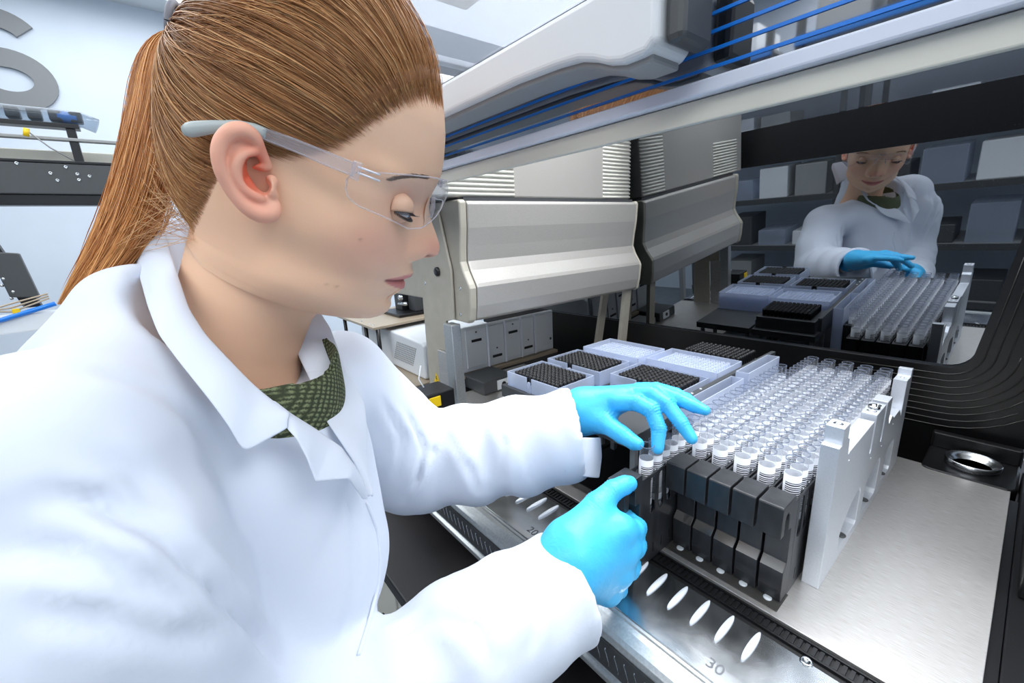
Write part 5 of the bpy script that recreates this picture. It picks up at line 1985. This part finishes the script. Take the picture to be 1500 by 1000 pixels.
# ------------------------------------------------------------------ gloves (hands)
glove = mat('nitrile_glove', rgb(70, 190, 244), .42, 0, .45)
nt, N, L, b_ = nodes(glove)
b_.inputs['Subsurface Weight'].default_value = .1; b_.inputs['Subsurface Scale'].default_value = .004
tc = N.new('ShaderNodeTexCoord'); nn = N.new('ShaderNodeTexNoise'); nn.inputs['Scale'].default_value = 120; nn.inputs['Detail'].default_value = 3; nn.inputs['Distortion'].default_value = .6
L.new(tc.outputs['Object'], nn.inputs['Vector']); bp_ = N.new('ShaderNodeBump'); bp_.inputs['Strength'].default_value = .4; bp_.inputs['Distance'].default_value = .0014
L.new(nn.outputs[0], bp_.inputs['Height']); L.new(bp_.outputs[0], b_.inputs['Normal'])


def hand(name, palm, fingers, kf=.0022, kp=.012, h=.0016, flats=()):
    """palm: list of cones; fingers: list of joint chains; every joint is (u, v, depth, radius in mm)"""
    def pt(j): return W(j[0], j[1], j[2])
    def f(P):
        d = None
        for a, b in palm:
            c = rcone(P, pt(a), pt(b), a[3] / 1000, b[3] / 1000); d = c if d is None else smin(d, c, kp)
        for ch, kk in fingers:
            g = None
            for a, b in zip(ch[:-1], ch[1:]):
                c = rcone(P, pt(a), pt(b), a[3] / 1000, b[3] / 1000); g = c if g is None else smin(g, c, .0012)
            d = smin(d, g, kk)
        return d
    al = [pt(j) for ab in palm for j in ab] + [pt(j) for ch, _ in fingers for j in ch]
    al = np.array(al)
    V, Q = surfnet(f, al.min(0) - .035, al.max(0) + .035, h)
    V = laplace(V, Q, 2, .45)
    Nn = vnormals(V, Q)
    dd = np.zeros(len(V))
    # glove wrinkles: rings round the joints
    for ch, _ in fingers:
        for a, b, c in zip(ch[:-2], ch[1:-1], ch[2:]):
            A_, B_, C_ = pt(a), pt(b), pt(c)
            ax = (C_ - A_) / np.linalg.norm(C_ - A_)
            s_ = (V - B_) @ ax; dist = np.linalg.norm(V - B_, axis=1)
            m_ = np.exp(-(s_ / .009) ** 2) * (dist < .020)
            dd += m_ * .0007 * np.sin(s_ * 2100 + 2 * wavy(V, 90, 4))
    V = V + Nn * dd[:, None]
    return pp(link(name, npmesh(name, V, Q), glove))


# left hand: thumb and forefinger pinch the front tube, the others reach over the rows
LP = [((815, 622, .556, 24), (852, 600, .548, 25)), ((852, 596, .552, 23), (915, 583, .530, 14)), ((852, 600, .552, 22), (940, 578, .540, 12)),
      ((856, 612, .546, 22), (880, 612, .538, 18)), ((860, 590, .560, 18), (948, 573, .552, 11))]
LF = [([(862, 610, .540, 15), (890, 622, .522, 12), (912, 637, .505, 10.5), (928, 648, .494, 8.6), (934, 650, .490, 7.4)], .008),
      ([(905, 588, .524, 11.5), (932, 589, .511, 10.2), (955, 601, .500, 9.6), (965, 628, .492, 8.8), (963, 656, .487, 7.2)], .0035),
      ([(925, 577, .534, 11), (955, 577, .515, 9.8), (977, 592, .498, 9.2), (998, 620, .484, 8.2), (1013, 642, .476, 6.6)], .0030),
      ([(935, 573, .545, 10.5), (965, 573, .525, 9.2), (993, 584, .506, 8.4), (1018, 595, .490, 7.6), (1033, 601, .480, 5.8)], .0030),
      ([(935, 570, .560, 9.5), (962, 569, .545, 8), (990, 576, .526, 7.2), (1008, 585, .512, 6.4), (1020, 592, .504, 5.4)], .0025)]
hand('left_glove', LP, LF)
# right hand: fist round the carrier handle, back of the hand towards the lens, thumb on top
RP = [((775, 855, .398, 26), (835, 818, .406, 27)), ((835, 806, .408, 23), (908, 775, .420, 15)), ((838, 815, .405, 24), (914, 806, .424, 14)),
      ((842, 828, .405, 24), (906, 838, .426, 13)), ((842, 842, .408, 22), (890, 866, .430, 12.5)), ((838, 790, .414, 20), (874, 752, .428, 14))]
RF = [([(850, 775, .418, 15), (876, 738, .432, 12.5), (898, 718, .440, 10.6), (915, 710, .446, 9.4), (922, 708, .449, 8.2)], .010),
      ([(908, 775, .420, 12.5), (928, 776, .434, 10.5), (934, 772, .460, 9.6), (918, 757, .482, 8.4), (904, 750, .488, 7.4)], .009),
      ([(914, 806, .424, 12), (930, 802, .440, 10.4), (934, 798, .466, 9.6), (916, 784, .486, 8.4), (900, 778, .490, 7.4)], .010),
      ([(906, 838, .426, 11.5), (922, 834, .442, 10), (926, 828, .466, 9.2), (908, 812, .484, 8.0), (894, 804, .488, 7)], .010),
      ([(890, 866, .430, 10.5), (906, 862, .446, 9), (908, 852, .466, 8.4), (894, 836, .482, 7.4), (882, 828, .486, 6.6)], .010)]
hand('right_glove', RP, RF, kp=.016)

# ------------------------------------------------------------------ safety glasses
gl = empty('safety_glasses', tuple(OH))
tag(gl, 'clear wraparound safety glasses with pale grey temple tips worn by the woman', 'glasses')
INVGL = Matrix.Translation(-Vector(OH))


def glp(o): o.parent = gl; o.matrix_parent_inverse = INVGL; return o


lens_m = clear_mat('clear_lens', (.955, .965, .975, 1), .10, .02, rgb(215, 222, 236), .4)
frame_m = clear_mat('clear_frame', (.96, .965, .98, 1), .35, .22, rgb(240, 238, 244), .5)
tipm = mat('grey_temple_tip', rgb(168, 176, 174), .4)
for s in (1, -1):
    nm = 'near' if s > 0 else 'far'
    wT = .080
    def gp_(u, v, w_=wT, s=s):
        p_, q_ = pq(u, v, w_); return H3(np.array(p_), np.array(q_), np.array(s * w_))
    P = [gp_(268, 192, .074), gp_(285, 189, .076), gp_(310, 186, .079), gp_(345, 184, .0815), gp_(372, 189, .0825), gp_(390, 196, .0825)]
    P = resample(P, 16)
    glp(MB().tube(P, [.0025, .0040, .0043, .0042, .0040, .0038, .0036, .0034, .0032, .0032, .0032, .0033, .0033, .0033, .0033, .0032], 10, True, .55).build('temple_tip', tipm))
    # flat clear bar to the hinge
    top = resample([gp_(386, 188, .083), gp_(430, 203, .0835), (gp_(480, 223, .0825)), gp_(522, 240, .080)], 14)
    bot = resample([gp_(384, 203, .083), gp_(430, 221, .0835), (gp_(480, 243, .0825)), gp_(518, 258, .080)], 14)
    V = []; F = []
    for a, b in zip(top, bot):
        V += [a + SX * s * .0010, b + SX * s * .0010, b - SX * s * .0010, a - SX * s * .0010]
    for i in range(13):
        for k in range(4): F.append((i * 4 + k, i * 4 + (k + 1) % 4, (i + 1) * 4 + (k + 1) % 4, (i + 1) * 4 + k))
    glp(MB().add(V, F).build('temple_arm', frame_m))
    glp(MB().tube(top, .0006, 6).build('temple_edge', frame_m)); glp(MB().tube(bot, .0006, 6).build('temple_edge', frame_m))
    # hinge block with two bright ribs
    c_ = gp_(521, 250, .0805)
    d1 = gp_(526, 252, .0805) - c_; d1 /= np.linalg.norm(d1); d2 = np.cross(SX * s, d1)
    glp(MB().obox(c_, d1 * .0028, d2 * .0058, SX * s * .0022).build('hinge', frame_m, None, .0006))
    for dv in (-4, 5):
        glp(MB().tube([gp_(524, 248 + dv, .081), gp_(556, 260 + dv, .0775)], .0007, 6).build('hinge_rib', mat('bright_plastic', rgb(235, 236, 245), .2)))
# wraparound lens
pc, qt = pq(641, 267, .0); p_side, q_side = pq(508, 262, .078)
NS, NV = 81, 12
V = []; F = []
topE, botE = [], []
for i in range(NS):
    x_ = i / (NS - 1) * 2 - 1
    a = math.pi / 2 * (1 + np.sign(x_) * (1 - (1 - abs(x_)) ** 1.7))            # 0 near side, pi far side
    sgn = 1 if a <= math.pi / 2 else -1
    c_ = math.cos(a); s_ = math.sin(a)
    w_ = .0785 * abs(c_) ** .62 * sgn
    p_ = p_side + (pc + .002 - p_side) * s_ ** .80
    x = 1 - abs(c_) ** .62                    # 0 side .. 1 centre
    fx = s_ ** .80
    aw_ = abs(w_)
    def at_px(v, w_abs, p_want):
        # photo height v at that side offset
        lo_, hi_ = 380, 700
        for _ in range(22):
            m_ = (lo_ + hi_) / 2
            if pq(m_, v, w_abs)[0] < p_want: lo_ = m_
            else: hi_ = m_
        return pq(m_, v, w_abs)[1]
    vt = np.interp(fx, [0, .05, .35, .7, 1], [262, 252, 254, 259, 266])
    vb = np.interp(fx, [0, .03, .12, .35, .58, .72, .86, 1], [276, 290, 302, 318, 335, 334, 318, 292])
    qt_ = at_px(vt, aw_, p_); qb_ = at_px(vb, aw_, p_)
    topE.append(H3(np.array(p_), np.array(qt_), np.array(w_))); botE.append(H3(np.array(p_), np.array(qb_), np.array(w_)))
    for j in range(NV):
        t = j / (NV - 1)
        bulge = .0025 * math.sin(math.pi * t)
        V.append(H3(np.array(p_ + bulge * s_), np.array(qt_ + (qb_ - qt_) * t), np.array(w_ + bulge * c_)))
for i in range(NS - 1):
    for j in range(NV - 1):
        F.append((i * NV + j, i * NV + j + 1, (i + 1) * NV + j + 1, (i + 1) * NV + j))
glp(MB().add(V, F, True).build('lens', lens_m))
glp(MB().tube(topE, .0005, 6).build('lens_rim', frame_m))
glp(MB().tube(botE, .0005, 6).build('lens_rim', frame_m))
glp(MB().tube([topE[0], (topE[0] + botE[0]) / 2, botE[0]], .0007, 6).build('lens_rim', frame_m))
glp(MB().tube([topE[-1], (topE[-1] + botE[-1]) / 2, botE[-1]], .0007, 6).build('lens_rim', frame_m))
# nose bridge pieces
glp(MB().tube([H3(np.array(pc + .001), np.array(qt + .002), np.array(-.006)), H3(np.array(pc + .003), np.array(qt - .002), np.array(0.)), H3(np.array(pc + .001), np.array(qt + .002), np.array(.006))], .0016, 8).build('bridge', frame_m))
for s in (1, -1):
    a = H3(np.array(pq(634, 288, .008)[0]), np.array(pq(634, 288, .008)[1]), np.array(s * .010)); b = H3(np.array(pq(630, 318, .012)[0]), np.array(pq(630, 318, .012)[1]), np.array(s * .014))
    glp(MB().tube([a, (a + b) / 2 + HF * .001, b], [.0016, .002, .0014], 8).build('nose_pad', frame_m))
bpy.context.view_layer.update()
